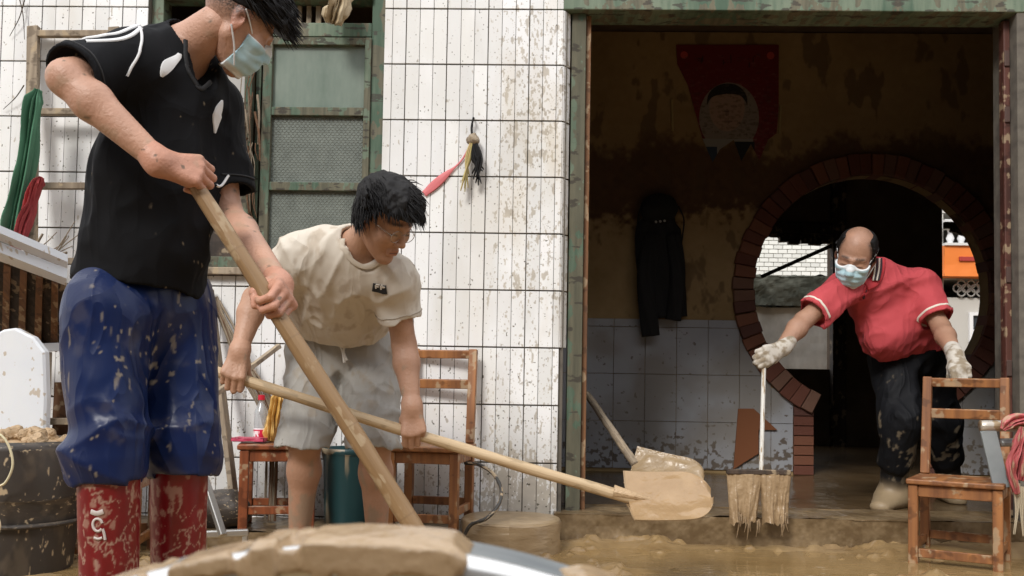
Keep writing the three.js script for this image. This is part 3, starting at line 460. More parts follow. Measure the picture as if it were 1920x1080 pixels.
// mop of the man in red
const C_TOP = at(1433, 668, 4.42), C_BOT = at(1427, 884, 4.27);
{
  const t = thing('mop', 'dripping mud soaked mop held over the step by the man in red', 'mop', V());
  mesh('stick', loft([at(1434, 648, 4.43), C_TOP, C_BOT], () => 0.0095, 20, 10), std({ map: tex(128, 256, (u, v) => mix3([0.62, 0.6, 0.55], MUD, sst(0.5, 0.62, fbm(u * 5, v * 20, 0, 4)))), roughness: 0.5 }), t);
  const l = at(1362, 884, 4.27), r = at(1482, 886, 4.27); mesh('clamp_bar', uvBox(bar(l, r, 0.03, 0.02, 0.004), 1), M.darkWood, t);
  const R = rng(41), flap = (pa, pb, pc, pd, seed) => { // folded wet cloth from bar pa-pb to hem pc-pd
    const A = at(pa, 888, 4.275), B = at(pb, 888, 4.275), C = at(pc, 975, 4.26), E = at(pd, 972, 4.26);
    const side = (s) => sheet(40, 40, (u, v) => { const q = A.clone().lerp(B, u).lerp(C.clone().lerp(E, u), v); const f = fbm(u * 9 + seed, v * 2 + 3, 0, 3); q.y -= v * v * 0.03 * (fbm(u * 9 + seed * 3, 1.2, 0, 3)); q.z += s * 0.018 * Math.sqrt(Math.max(0, 1 - Math.pow(2 * u - 1, 6))) + (f - 0.5) * 0.04 * (0.3 + v) + 0.004 * Math.sin(u * 17 + seed + v * 2) * (0.2 + v); return q; }, (q) => [q.x * 3, q.y * 3]);
    return [side(1), side(-1)];
  };
  const mat = M.paleMud.clone(); mat.color = rgb(0.72, 0.72, 0.72); mat.roughness = 0.32; mat.side = THREE.DoubleSide;
  mesh('mop_cloth', flap(1362, 1430, 1369, 1418, 2), mat, t); mesh('mop_cloth', flap(1424, 1484, 1430, 1478, 7), mat, t);
  for (let i = 0; i < 34; i++) { const a = at(mix(1364, 1482, R()), 955 + 25 * R(), 4.25), n = 0.04 + 0.07 * R(); if (i % 3) continue; mesh('mop_strand', loft([a, a.clone().add(V((R() - 0.5) * 0.01, -n * 0.5, 0.008)), a.clone().add(V((R() - 0.5) * 0.02, -n, 0.004))], (s) => 0.0055 * (1 - 0.75 * s), 6, 5), mat, t); }
}
// ------------------------------------------------------------ foreground: a short round drum standing on its side, caked in mud
{
  const zf = -0.455, zb = -0.512, R = 0.326, top = at(690, 1000, 0.5).y, cx = at(690, 996, 0.48).x;
  const t = thing('metal_drum', 'round metal drum standing on edge in the foreground, mud caked along its rim', 'drum', V(cx, top - R, (zf + zb) / 2));
  const hz = (zf - zb) / 2, T = (g) => g.rotateX(Math.PI / 2);
  const faceTex = tex(512, 512, (u, v) => { const g = fbm(u * 12, v * 12, 0, 5), k = fbm(u * 22 + 4, v * 22, 0, 5); return mix3(mix3([0.28, 0.24, 0.14], [0.42, 0.37, 0.24], g), [0.26, 0.165, 0.075], sst(0.42, 0.56, k) * 0.9); });
  mesh('drum_face', new THREE.CircleGeometry(R - 0.008, 128).translate(0, 0, hz - 0.006), std({ map: faceTex, roughness: 0.4, bumpMap: bumpFine, bumpScale: 0.003 }), t);
  mesh('drum_face', new THREE.CircleGeometry(R - 0.008, 96).rotateY(Math.PI).translate(0, 0, -hz + 0.006), std({ map: faceTex, roughness: 0.4 }), t);
  const paint = std({ map: tex(512, 256, (u, v) => { const n = fbm(u * 60, v * 8, 0, 4); return mix3([0.12, 0.135, 0.145], [0.3, 0.32, 0.32], n); }), roughness: 0.45 });
  mesh('drum_side', T(new THREE.LatheGeometry([[R - 0.004, -hz + 0.004], [R, -hz + 0.008], [R, hz - 0.012]].map((p) => new THREE.Vector2(...p)), 240)), paint, t);
  const lip = T(new THREE.LatheGeometry([[R - 0.016, hz - 0.008], [R - 0.014, hz + 0.0005], [R - 0.009, hz + 0.003], [R - 0.002, hz + 0.0015], [R + 0.0015, hz - 0.004], [R + 0.0005, hz - 0.012]].map((p) => new THREE.Vector2(...p)), 260));
  mesh('steel_lip', lip, std({ color: rgb(0.78, 0.78, 0.76), metalness: 0.7, roughness: 0.2, side: THREE.DoubleSide }), t);
  t.userData.rim = { R, hz };
}
// ------------------------------------------------------------ left heap: jar, white panel, upturned board, ladder, cloths
{
  const b = at(40, 1050, 3.55), r = 0.21, H = at(40, 822, 3.55).y;
  const t = thing('black_tub', 'big black plastic tub spattered with mud at the left edge', 'tub', V(b.x - 0.02, -0.03, -3.55));
  mesh('body', rough(new THREE.LatheGeometry([[0, 0], [0.17, 0], [0.185, 0.03], [r - 0.008, 0.22], [r, H * 0.62], [r + 0.01, H * 0.64], [r + 0.012, H], [r, H + 0.03], [r - 0.014, H + 0.02], [r - 0.02, 0.12], [0, 0.1]].map((p) => new THREE.Vector2(...p)), 96), 0.003, 8), M.blackPlastic, t);
  mesh('band', new THREE.TorusGeometry(r + 0.004, 0.009, 8, 96).rotateX(Math.PI / 2).translate(0, H * 0.44, 0), M.blackPlastic, t);
  const R = rng(77); // clods of dried mud and rubble lying in it
  for (let i = 0; i < 26; i++) { const a = R() * 6.28, q = Math.sqrt(R()) * 0.17, s = 0.014 + 0.02 * R(); const g = rough(new THREE.IcosahedronGeometry(s, 2), s * 0.5, 40, i); const m = mesh('mud_clod', g, M.paleMud, t); m.position.set(Math.cos(a) * q, H + 0.012 + 0.05 * (1 - q / 0.17) * R() + 0.012, Math.sin(a) * q); }
  mesh('mud_fill', rough(new THREE.SphereGeometry(0.185, 32, 12, 0, 6.283, 0, 1.57).scale(1, 0.22, 1).translate(0, H - 0.015, 0), 0.012, 14), M.paleMud, t);
  const e = (px, py, d = 3.3) => at(px, py, d);
  tag(mesh('cable', loft([e(-30, 800), e(8, 822), e(24, 870), e(10, 905), e(-4, 915), e(-14, 950), e(0, 985), e(-20, 1040), V(e(-20, 1040).x, 0.0, -3.3)], () => 0.0042, 60, 8), std({ color: rgb(0.62, 0.55, 0.36), roughness: 0.5 })), 'thin cream cable looping down in front of the black tub', 'cable');
  // white panel with rounded top
  const q = (px, py) => { const p = at(px, py, 3.72); return [p.x, p.y]; };
  tag(mesh('plastic_board', uvBox(plate([q(-60, 812), q(86, 812), q(88, 745), q(85, 660), q(64, 632), q(30, 615), q(8, 618), q(-20, 634), q(-60, 640)], 0.03, 0.008).translate(0, 0, -3.75), 1.4), M.whitePlastic), 'bluish white round topped plastic board standing behind the black tub', 'board');
}
{ // upturned board seen from below, resting against the wall
  const t = thing('upturned_bed_board', 'upturned slatted board with white edge tilted against the wall', 'bed board', V());
  const a = at(-60, 452, 3.55), b = at(124, 522, 3.9), c = at(124, 655, 4.2), d = at(-60, 610, 4.2);
  const quad = (u, v) => a.clone().lerp(b, u).lerp(d.clone().lerp(c, u), v), N = b.clone().sub(a).cross(d.clone().sub(a)).normalize(); if (N.y > 0) N.negate();
  const board = (u0, u1, v0, v1, h0, h1) => { const g = new THREE.BoxGeometry(1, 1, 1, 6, 2, 1), p = g.attributes.position; for (let i = 0; i < p.count; i++) { const q = quad(mix(u0, u1, p.getX(i) + 0.5), mix(v0, v1, p.getY(i) + 0.5)).addScaledVector(N, mix(h0, h1, p.getZ(i) + 0.5)); p.setXYZ(i, q.x, q.y, q.z); } g.computeVertexNormals(); return uvBox(g, 1.5); };
  mesh('panel', board(0, 1, 0.03, 1, -0.016, 0), M.darkWood, t);
  for (let i = 0; i < 6; i++) mesh('slat', board(0.02 + i * 0.165, 0.09 + i * 0.165, 0.04, 0.98, 0.0005, 0.028), M.brownWood, t);
  mesh('edge_strip', board(-0.01, 1.01, -0.07, 0.028, -0.02, 0.022), M.whitePlastic, t);
  mesh('edge_strip', board(-0.01, 1.01, -0.16, -0.075, -0.05, -0.02), M.whitePlastic, t);
  mesh('prop', uvBox(bar(V(c.x - 0.1, 0.02, c.z + 0.02), V(c.x - 0.1, quad(0.8, 0.85).y, c.z + 0.02), 0.04, 0.04), 1), M.darkWood, t);
  mesh('prop', uvBox(bar(V(d.x + 0.05, 0.02, d.z + 0.02), V(d.x + 0.05, quad(0.1, 0.85).y - 0.01, d.z + 0.02), 0.04, 0.04), 1), M.darkWood, t);
}
{ // ladder against the left wall
  const t = thing('wooden_ladder', 'grey wooden ladder leaning on the tiled wall at the left', 'ladder', V());
  const zt = D - 0.045, zb = D - 0.3, y2d = (py) => mix(zt, zb, (py - 50) / 950), l = (px, py) => at(px, py, y2d(py));
  const L0 = l(63, 50), L1 = l(52, 985), R0_ = l(215, 52), R1 = l(206, 985); L1.y = R1.y = 0.05;
  mesh('stile', uvBox(bar(L0, L1, 0.05, 0.03, 0.004, V(0, 0, 1)), 1), M.greyWood, t); mesh('stile', uvBox(bar(R0_, R1, 0.05, 0.03, 0.004, V(0, 0, 1)), 1), M.greyWood, t);
  for (const py of [64, 210, 349, 490, 640, 790]) mesh('rung', uvBox(bar(l(70, py), l(206, py), 0.035, 0.028), 1), M.greyWood, t);
}
const clothTube = (pts, r, seed, flat = 0.45, lobes = 5) => loft(pts, (s, A) => { const w = noise(s * 4 + seed, 2) * 5 + s * 2, k = r * (0.4 + 0.6 * sst(0, 0.2, s)) * (1 - 0.3 * sst(0.85, 1, s)) * (0.78 + 0.24 * Math.sin(3 * A + seed + w) + 0.22 * Math.sin((lobes + 2) * A - seed + w * 1.7) + 0.16 * Math.sin((lobes + 8) * A + w * 2.3) + 0.5 * (noise(s * 7 + seed, Math.cos(A) * 2 + 5, Math.sin(A) * 2) - 0.5)); return [k, k * flat]; }, 70, 72);
{
  const c = (px, py, d = 4.2) => at(px, py, d);
  const gm = std({ map: tex(256, 256, (u, v) => mix3([0.03, 0.11, 0.06], [0.09, 0.24, 0.14], fbm(u * 20, v * 6, 0, 4))), roughness: 0.8 });
  tag(mesh('green_cloth', clothTube([c(72, 168), c(64, 200), c(52, 300), c(32, 390), c(10, 480, 4.15)], 0.06, 2), gm), 'twisted green cloth hanging from the ladder', 'cloth');
  const rm = std({ map: tex(256, 256, (u, v) => mix3([0.22, 0.02, 0.025], [0.5, 0.07, 0.07], fbm(u * 20, v * 6, 0, 4))), roughness: 0.8 });
  tag(mesh('red_cloth', clothTube([c(78, 332, 4.15), c(66, 350, 4.15), c(50, 405, 4.15), c(24, 478, 4.1)], 0.042, 5), rm), 'knotted red cloth hanging below the green one', 'cloth');
  const R = rng(63);
  const stickBundle = thing('stick_bundle', 'dry sticks and straw lying on the tilted board beside the ladder', 'sticks', c(70, 478, 4.1));
  for (let i = 0; i < 12; i++) { const a = V((R() - 0.5) * 0.12, -0.03 + R() * 0.04, (R() - 0.5) * 0.04), b = a.clone().add(V(0.05 + R() * 0.09, 0.02 + R() * 0.18 * (i % 3 ? 0.5 : 1.3), (R() - 0.5) * 0.05)); mesh('stick', loft([a, a.clone().lerp(b, 0.5).add(V((R() - 0.5) * 0.04, 0, 0)), b], (s) => (i < 4 ? 0.008 : 0.003) * (1 - 0.4 * s), 8, 6), M.greyWood, stickBundle); }
  // stalks caught on the window
  const ds = thing('dried_stalks', 'dried brown stalks hanging on the window beside the sash', 'dried plant', at(470, 150, D));
  for (let i = 0; i < 46; i++) { const x = (R() - 0.5) * 0.08, y = -0.15 - R() * 0.55; const a = V(x, y + 0.06 + R() * 0.2, 0.012), b = V(x + (R() - 0.5) * 0.07, y, 0.02 + R() * 0.02); mesh('stalk', loft([a, a.clone().lerp(b, 0.5).add(V((R() - 0.5) * 0.04, 0, 0.015)), b], (s) => 0.003 * (1 - 0.5 * s) * (1 + (i % 4 === 0 ? 1.2 : 0)), 6, 5), i % 3 ? M.greyWood : M.brownWood, ds); }
  // vines/twigs on the wall top left
  for (const [x0, y0, x1, y1] of [[32, -20, 46, 74], [46, 0, 18, 68], [45, 160, 6, 205]]) tag(mesh('twig', loft([c(x0, y0, D - 0.02), c((x0 + x1) / 2 + 4, (y0 + y1) / 2, D - 0.03), c(x1, y1, D - 0.015)], (s) => 0.003 * (1 - 0.6 * s), 10, 6), M.darkWood), `dry twig on the wall ${y0 > 100 ? 'left of the green cloth' : x1 > 40 ? 'at the top left, leaning right' : 'at the top left, leaning left'}`, 'twig');
}
{ // planks and clutter between the man in black and the chair
  const c = (px, py, d = 4.3) => at(px, py, d);
  const floorAt = (p, y = 0.06) => { p.y = y; return p; };
  tag(mesh('leaning_plank', uvBox(bar(c(392, 540, 4.36), floorAt(c(446, 960, 4.2)), 0.075, 0.022, 0.004, V(1, 0, 0)), 1.2), M.greyWood), 'weathered plank leaning on the wall behind the blue trousers', 'plank');
  tag(mesh('wooden_stick', uvBox(bar(c(396, 745, 4.05), c(524, 648, 4.34), 0.022, 0.02), 1.2), M.greyWood), 'thin wooden stick crossing behind the hand on the shovel end', 'stick');
  const R = rng(19), bt = thing('branch_bundle', 'bundle of thin dry branches behind the bottle', 'branches', V());
  for (let i = 0; i < 14; i++) { const a = c(398 + R() * 14, 545 + R() * 40, 4.38), b = c(492 + R() * 24, 760 + R() * 50, 4.3); mesh('branch', loft([a, a.clone().lerp(b, 0.5).add(V((R() - 0.5) * 0.05, (R() - 0.5) * 0.04, 0)), b, floorAt(b.clone().add(V(0.02, 0, 0.02)), 0.07)], (s) => 0.005 * (1.2 - 0.5 * s), 12, 6), i % 3 ? M.greyWood : M.brownWood, bt); }
  // bottle on the chair
  const base = c(487, 862, 4.17), by = 0.065 + SEAT + 0.0115; base.y = by;
  const bo = thing('drink_bottle', 'clear plastic bottle with red cap and red label on the chair', 'bottle', base); bo.scale.setScalar(0.86);
  const pet = new THREE.MeshPhysicalMaterial({ color: rgb(0.8, 0.83, 0.85), transmission: 0.7, thickness: 0, roughness: 0.15 });
  mesh('body', new THREE.LatheGeometry([[0, 0.004], [0.026, 0], [0.033, 0.008], [0.033, 0.06], [0.031, 0.07], [0.033, 0.08], [0.033, 0.13], [0.03, 0.15], [0.014, 0.182], [0.0125, 0.19], [0.0125, 0.2]].map((p) => new THREE.Vector2(...p)), 32), pet, bo);
  mesh('label', new THREE.CylinderGeometry(0.0338, 0.0338, 0.055, 32, 1, true).translate(0, 0.038, 0), std({ map: tex(256, 64, (u, v) => { const w = noise(u * 30, v * 3) > 0.62 && v > 0.25 && v < 0.75; return w ? [0.85, 0.8, 0.8] : v > 0.86 || v < 0.1 ? [0.8, 0.8, 0.82] : [0.62, 0.02, 0.07]; }), roughness: 0.4, side: THREE.DoubleSide }), bo);
  mesh('cap', new THREE.CylinderGeometry(0.0165, 0.017, 0.024, 24).translate(0, 0.211, 0), std({ color: rgb(0.55, 0.015, 0.04), roughness: 0.4 }), bo);
  const bagP = c(514, 862, 4.15); bagP.y = by;
  tag(mesh('yellow_bag', clothTube([V(bagP.x + 0.012, by + 0.21, bagP.z), V(bagP.x + 0.005, by + 0.15, bagP.z), V(bagP.x - 0.01, by + 0.08, bagP.z), V(bagP.x - 0.02, by + 0.004, bagP.z + 0.01)], 0.04, 3, 0.7, 6), std({ map: tex(128, 128, (u, v) => mix3([0.5, 0.26, 0.05], [0.72, 0.48, 0.16], fbm(u * 10, v * 5, 0, 4))), roughness: 0.4 })), 'crumpled yellow plastic bag on the chair beside the bottle', 'bag');
  tag(mesh('pink_wrapper', rough(uvBox(new THREE.BoxGeometry(0.13, 0.012, 0.08, 14, 2, 8).translate(bagP.x - 0.085, by + 0.014, bagP.z + 0.06), 1), 0.006, 30), std({ color: rgb(0.5, 0.06, 0.12), roughness: 0.4 })), 'pink wrapper lying flat in front of the bottle', 'wrapper');
  // dark basket / netting and a chrome frame
  tag(mesh('dark_sack', rough(new THREE.SphereGeometry(0.17, 40, 24).scale(1, 0.55, 0.6).translate(c(395, 900, 4.15).x, 0.13, -4.15), 0.03, 9), M.blackPlastic), 'dark muddy sack slumped behind the right boot', 'sack');
  const cf = thing('chrome_frame', 'bent chrome frame lying by the right boot', 'metal frame', V());
  mesh('tube', bar(at(383, 895, 3.75), at(418, 1004, 3.7), 0.03, 0.02, 0.005), M.metal, cf); mesh('tube', bar(at(380, 1002, 3.7), at(466, 998, 3.75), 0.03, 0.025, 0.005), M.metal, cf);
  mesh('foot', bar(at(384, 1002, 3.72), V(at(384, 1002, 3.72).x, -0.02, -3.72), 0.02, 0.02, 0.004), M.metal, cf); mesh('foot', bar(at(460, 1000, 3.745), V(at(460, 1000, 3.745).x, -0.02, -3.745), 0.02, 0.02, 0.004), M.metal, cf);
  const tb = c(655, 910, 4.28); tb.y = 0.06;
  const tbk = thing('teal_bucket', 'dark teal plastic bucket behind the bare legs', 'bucket', tb);
  mesh('body', new THREE.LatheGeometry([[0, 0.01], [0.09, 0], [0.1, 0.02], [0.112, 0.3], [0.12, 0.305], [0.12, 0.325], [0.108, 0.325], [0.095, 0.03], [0, 0.03]].map((p) => new THREE.Vector2(...p)), 48), std({ map: tex(256, 256, (u, v) => mix3([0.012, 0.05, 0.055], DRY, sst(0.58, 0.7, fbm(u * 8, v * 5, 0, 5)) * 0.6)), roughness: 0.4 }), tbk);
  mesh('bail', new THREE.TorusGeometry(0.118, 0.004, 6, 32, Math.PI).rotateX(-2.6).translate(0, 0.3, 0), M.greyMetal, tbk);
  // pale boards left of the trousers
  tag(mesh('white_batten', uvBox(bar(at(70, 652, 4.1), at(180, 648, 4.2), 0.04, 0.035), 1), M.whitePlastic), 'short white batten propped beside the white plastic board', 'batten');
  tag(mesh('grey_crate_board', uvBox(bar(V(at(95, 745, 4.2).x, 0.04, -4.15), at(84, 660, 4.12), 0.05, 0.03), 1), M.greyWood), 'grey board standing under the white batten', 'board');
  tag(mesh('brown_box', rough(uvBox(new THREE.BoxGeometry(0.3, 0.62, 0.16, 12, 14, 6).translate(at(170, 800, 4.25).x, 0.33, -4.3), 1), 0.006, 8), M.brownWood), 'brown wooden box behind the blue trousers', 'box');
}
{ // hanging bundle and ribbon on the pier
  const c = (px, py, d = D - 0.03) => at(px, py, d), R = rng(91);
  const t = thing('dried_bundle', 'bundle of dried black and straw leaves hanging on the white tiles', 'dried bundle', V());
  mesh('nail', rod(c(888, 221, D + 0.01), c(888, 221, D - 0.05), 0.004), M.black, t);
  mesh('cord', loft([c(888, 220), c(884, 240), c(886, 262)], () => 0.005, 8, 6), M.black, t);
  mesh('knot', rough(new THREE.SphereGeometry(0.028, 20, 14).translate(...c(887, 262, D - 0.04).toArray()), 0.012, 40), M.greyWood, t);
  for (let i = 0; i < 22; i++) { const dark = i % 5 < 3, e = c(dark ? 884 + R() * 24 : 862 + R() * 18, dark ? 300 + R() * 48 : 318 + R() * 42, D - 0.03 - R() * 0.03), m = c(dark ? 884 + R() * 20 : 874 + R() * 10, 292 + R() * 8, D - 0.05); mesh('leaf', loft([c(884 + R() * 6, 258, D - 0.04), m, e], (s, A) => { const w = 0.011 * (0.5 + Math.sin(Math.PI * clamp(s * 0.85 + 0.1, 0, 1))); return [w, w * 0.35]; }, 12, 8), dark ? M.black : std({ color: rgb(0.42 + R() * 0.15, 0.33 + R() * 0.08, 0.17), roughness: 0.8 }), t); }
  const rb = thing('pink_ribbon', 'pink plastic ribbon stretched from the bundle across the tiles', 'ribbon', V());
  mesh('tape', loft([c(886, 262, D - 0.03), c(866, 300, D - 0.012), c(836, 328, D - 0.012), c(795, 364, D - 0.012)], (s) => { const w = mix(0.004, 0.02, sst(0.45, 0.8, s)) * (1 - 0.3 * sst(0.85, 1, s)); return [0.002 + 0.001 * Math.sin(s * 20), w]; }, 30, 8), std({ color: rgb(0.62, 0.16, 0.17), roughness: 0.5 }), rb);
  // rag over the window beam
  tag(mesh('rag', clothTube([c(640, -30, D - 0.06), c(636, -8, D - 0.1), c(632, 20, D - 0.1), c(626, 44, D - 0.08)], 0.085, 8, 0.5, 7), std({ map: tex(128, 128, (u, v) => mix3([0.3, 0.22, 0.12], [0.62, 0.52, 0.36], fbm(u * 14, v * 5, 0, 4))), roughness: 0.8 })), 'tan rag stuffed above the window frame', 'rag');
  // round slab and hose
  const s = onGround(957, 4.13, 0);
  tag(mesh('round_slab', rough(new THREE.LatheGeometry([[0, -0.03], [0.2, -0.03], [0.206, 0.0], [0.202, 0.06], [0.205, 0.115], [0.196, 0.126], [0.12, 0.128], [0.05, 0.126], [0, 0.126]].map((p) => new THREE.Vector2(...p)), 96), 0.008, 10).translate(s.x + 0.0, 0, -4.14), M.wetMudSolid), 'round muddy concrete slab lying by the door step', 'slab');
  const h = (px, py, d = 4.05) => at(px, py, d);
  tag(mesh('hose', loft([h(872, 868, 4.2), h(900, 872, 4.14), h(926, 890, 4.08), h(940, 920, 4.02), h(934, 948, 3.97), h(912, 972, 3.94), h(882, 985, 3.95), V(h(862, 990, 3.98).x, 0.02, -3.98)], (t) => 0.0075 * (1 + 0.05 * Math.sin(t * 200)), 70, 10), std({ map: tex(64, 256, (u, v) => mix3([0.05, 0.045, 0.04], DRY, sst(0.5, 0.6, fbm(u * 4, v * 20, 0, 4)))), roughness: 0.5 })), 'dark hose bent in an arc over the round slab', 'hose');
}
{ // clothes and poster on the partition
  const d = 6.44, c = (px, py, dd = d) => at(px, py, dd);
  const jm = cloth([0.008, 0.008, 0.009], 0.9);
  const bm = std({ color: rgb(0.012, 0.012, 0.013), roughness: 0.9 });
  const jk = thing('black_jacket', 'black jacket hanging on the inner wall under the hat', 'jacket', V());
  mesh('body', loft([c(1240, 404), c(1236, 425), c(1234, 480), c(1240, 540), c(1244, 596)], (s, A) => { const w = mix(0.09, 0.14, sst(0, 0.35, s)) * (1 + 0.1 * Math.sin(A * 5 + s * 4)); return [0.05 + 0.012 * Math.sin(A * 7 + s * 6), w]; }, 40, 40), bm, jk);
  mesh('sleeve', loft([c(1226, 440, 6.4), c(1212, 510, 6.38), c(1214, 570, 6.38), c(1220, 630, 6.4)], (s, A) => [0.035 + 0.006 * Math.sin(A * 5 + s * 9), 0.058], 30, 24), bm, jk);
  mesh('sleeve', loft([c(1262, 440, 6.4), c(1270, 500, 6.38), c(1268, 560, 6.38), c(1262, 600, 6.4)], (s, A) => [0.035 + 0.006 * Math.sin(A * 5 + s * 9), 0.05], 30, 24), bm, jk);
  const cp = thing('black_hat', 'black hat with drawstrings hanging above the jacket', 'hat', V());
  mesh('crown', rough(new THREE.SphereGeometry(0.12, 40, 24).scale(1, 0.85, 0.55).translate(...c(1236, 392, 6.41).toArray()), 0.01, 14), bm, cp);
  for (const [a, b] of [[1202, 1206], [1272, 1278]]) mesh('drawstring', loft([c(a, 386, 6.38), c(b - (a < 1230 ? 10 : -4), 410, 6.37), c(b - (a < 1230 ? 7 : -2), 440, 6.37), c(b, 456, 6.38)], () => 0.005, 16, 6), bm, cp);
  for (let i = 0; i < 3; i++) mesh('badge_dot', new THREE.SphereGeometry(0.008, 10, 8).translate(...c(1230 + i * 8, 416 - i, 6.345).toArray()), std({ color: rgb(0.5, 0.5, 0.5), roughness: 0.5 }), cp);
  mesh('peg', rod(c(1238, 370, 6.5), c(1238, 372, 6.38), 0.01), M.darkWood, cp);
  // torn red poster with a plain portrait
  const A = (px, py) => { const p = at(px, py, 6.485); return [p.x, p.y]; };
  const pts = [[1268, 84], [1460, 84], [1460, 200], [1456, 250], [1440, 262], [1424, 300], [1408, 270], [1390, 302], [1376, 262], [1350, 280], [1336, 304], [1318, 262], [1306, 220], [1290, 160], [1270, 120]].map((p) => A(...p));
  const [bx0, by1] = A(1268, 84), [bx1] = A(1460, 84), [, by0] = A(1300, 305);
  const g = plate(pts, 0.002, 0).translate(0, 0, -6.487), uv = g.attributes.uv; for (let i = 0; i < uv.count; i++) uv.setXY(i, (g.attributes.position.getX(i) - bx0) / (bx1 - bx0), (g.attributes.position.getY(i) - by0) / (by1 - by0));
  const cvs = document.createElement('canvas'); cvs.width = 384; cvs.height = 440; const x = cvs.getContext('2d');
  x.fillStyle = '#6e1218'; x.fillRect(0, 0, 384, 440);
  x.fillStyle = '#b9453f'; for (const q of [30, 354]) { x.beginPath(); x.arc(q, 38, 14, 0, 7); x.fill(); }
  x.strokeStyle = '#3a0508'; x.lineWidth = 4; const RR = rng(2); for (const q of [90, 190, 290]) { for (let i = 0; i < 6; i++) { x.beginPath(); const vx = q - 18 + RR() * 36, vy = 34 + RR() * 30; x.moveTo(vx, vy); x.lineTo(i % 2 ? vx + 22 * (RR() - 0.3) : vx, i % 2 ? vy + 3 : vy + 20); x.stroke(); } }
  x.fillStyle = '#8a8078'; x.beginPath(); x.ellipse(200, 270, 112, 130, 0, 0, 7); x.fill();
  x.fillStyle = '#a5897a'; x.beginPath(); x.ellipse(192, 236, 66, 86, 0, 0, 7); x.fill();
  x.fillStyle = '#1c1614'; x.beginPath(); x.moveTo(118, 226); x.bezierCurveTo(104, 120, 280, 112, 268, 226); x.bezierCurveTo(250, 176, 226, 186, 190, 182); x.bezierCurveTo(150, 190, 132, 184, 118, 226); x.fill();
  x.fillStyle = 'rgba(60,44,38,0.3)'; for (const q of [168, 218]) { x.beginPath(); x.ellipse(q, 228, 13, 5, 0, 0, 7); x.fill(); } x.beginPath(); x.ellipse(193, 252, 7, 14, 0, 0, 7); x.fill(); x.beginPath(); x.ellipse(193, 286, 20, 4, 0, 0, 7); x.fill();
  for (let i = 0; i < 1500; i++) { x.fillStyle = i % 2 ? 'rgba(140,126,112,0.22)' : 'rgba(60,44,34,0.2)'; const y = 440 * Math.sqrt(RR()); x.fillRect(384 * RR(), y, 4 + 16 * RR(), 2 + 8 * RR()); }
  x.fillStyle = '#8f8d88'; x.fillRect(100, 350, 190, 90); x.fillStyle = '#27384f'; x.fillRect(96, 380, 60, 60); x.fillStyle = '#10161f'; x.fillRect(220, 360, 76, 80);
  const pt = new THREE.CanvasTexture(cvs); pt.colorSpace = THREE.SRGBColorSpace;
  tag(mesh('wall_poster', g, std({ map: pt, roughness: 0.6 })), 'torn red poster with a faded portrait on the inner wall', 'poster');
  tag(mesh('bamboo_strip', bar(c(1260, 186, 6.49), c(1261, 246, 6.49), 0.014, 0.012), std({ color: rgb(0.36, 0.27, 0.12), roughness: 0.7 })), 'bamboo strip on the inner wall left of the poster', 'strip', 'bamboo strips by the poster');
  tag(mesh('bamboo_strip', bar(c(1464, 198, 6.49), c(1462, 250, 6.49), 0.014, 0.012), std({ color: rgb(0.36, 0.27, 0.12), roughness: 0.7 })), 'bamboo strip on the inner wall right of the poster', 'strip', 'bamboo strips by the poster');
}
{ // metal tubes with a pink rag at the right edge
  const c = (px, py, d = 3.92) => at(px, py, d);
  const t = thing('metal_tube_frame', 'broken metal tube frame with muddy joints at the right edge', 'tube frame', V());
  mesh('tube', loft([c(1838, 798), c(1960, 800)], () => 0.021, 10, 16, true), std({ map: tex(128, 128, (u, v) => mix3([0.5, 0.46, 0.4], MUD, sst(0.45, 0.55, fbm(u * 3, v * 8, 0, 4)))), roughness: 0.4, metalness: 0.4 }), t);
  mesh('tube', loft([c(1876, 830, 3.95), c(1960, 828, 3.95)], () => 0.016, 10, 16, true), M.greyMetal, t);
  mesh('strap', uvBox(bar(c(1852, 806, 3.915), c(1878, 916, 3.92), 0.06, 0.012, 0.003, V(0, 0, 1)), 2), std({ map: tex(128, 128, (u, v) => mix3([0.16, 0.19, 0.2], [0.3, 0.33, 0.34], fbm(u * 6, v * 6, 0, 4))), roughness: 0.6 }), t);
  mesh('upright', uvBox(bar(V(c(1945, 900).x, -0.03, -3.95), c(1945, 770, 3.95), 0.04, 0.04), 1), M.greyMetal, t);
  const pm = std({ map: tex(128, 128, (u, v) => mix3(mix3([0.36, 0.06, 0.065], [0.55, 0.15, 0.15], fbm(u * 12, v * 4, 0, 4)), DRY, sst(0.52, 0.64, fbm(u * 9 + 3, v * 7, 0, 4)) * 0.7)), roughness: 0.6 });
  const r = thing('pink_rag', 'pink plastic rag wrapped round the metal tubes at the right edge', 'rag', V());
  mesh('wrap', clothTube([c(1880, 806, 3.88), c(1896, 790, 3.88), c(1925, 786, 3.88), c(1950, 790, 3.88)], 0.034, 3, 0.6), pm, r);
  mesh('tail', clothTube([c(1915, 800, 3.86), c(1906, 840, 3.86), c(1896, 880, 3.87), c(1906, 926, 3.87)], 0.03, 6, 0.4), pm, r); mesh('tail', clothTube([c(1925, 810, 3.87), c(1922, 850, 3.87), c(1912, 900, 3.88)], 0.036, 9, 0.4), pm, r);
  const R = rng(4); for (let i = 0; i < 6; i++) { const a = c(1902 + i * 4, 905 + 10 * R(), 3.88); mesh('fringe', loft([a, a.clone().add(V(0.005, -0.09, 0)), a.clone().add(V((R() - 0.5) * 0.03, -0.16 - 0.06 * R(), 0))], (s) => 0.006 * (1 - 0.7 * s), 8, 5), std({ color: rgb(0.45, 0.38, 0.27), roughness: 0.8 }), r); }
}
console.log('objects ready');
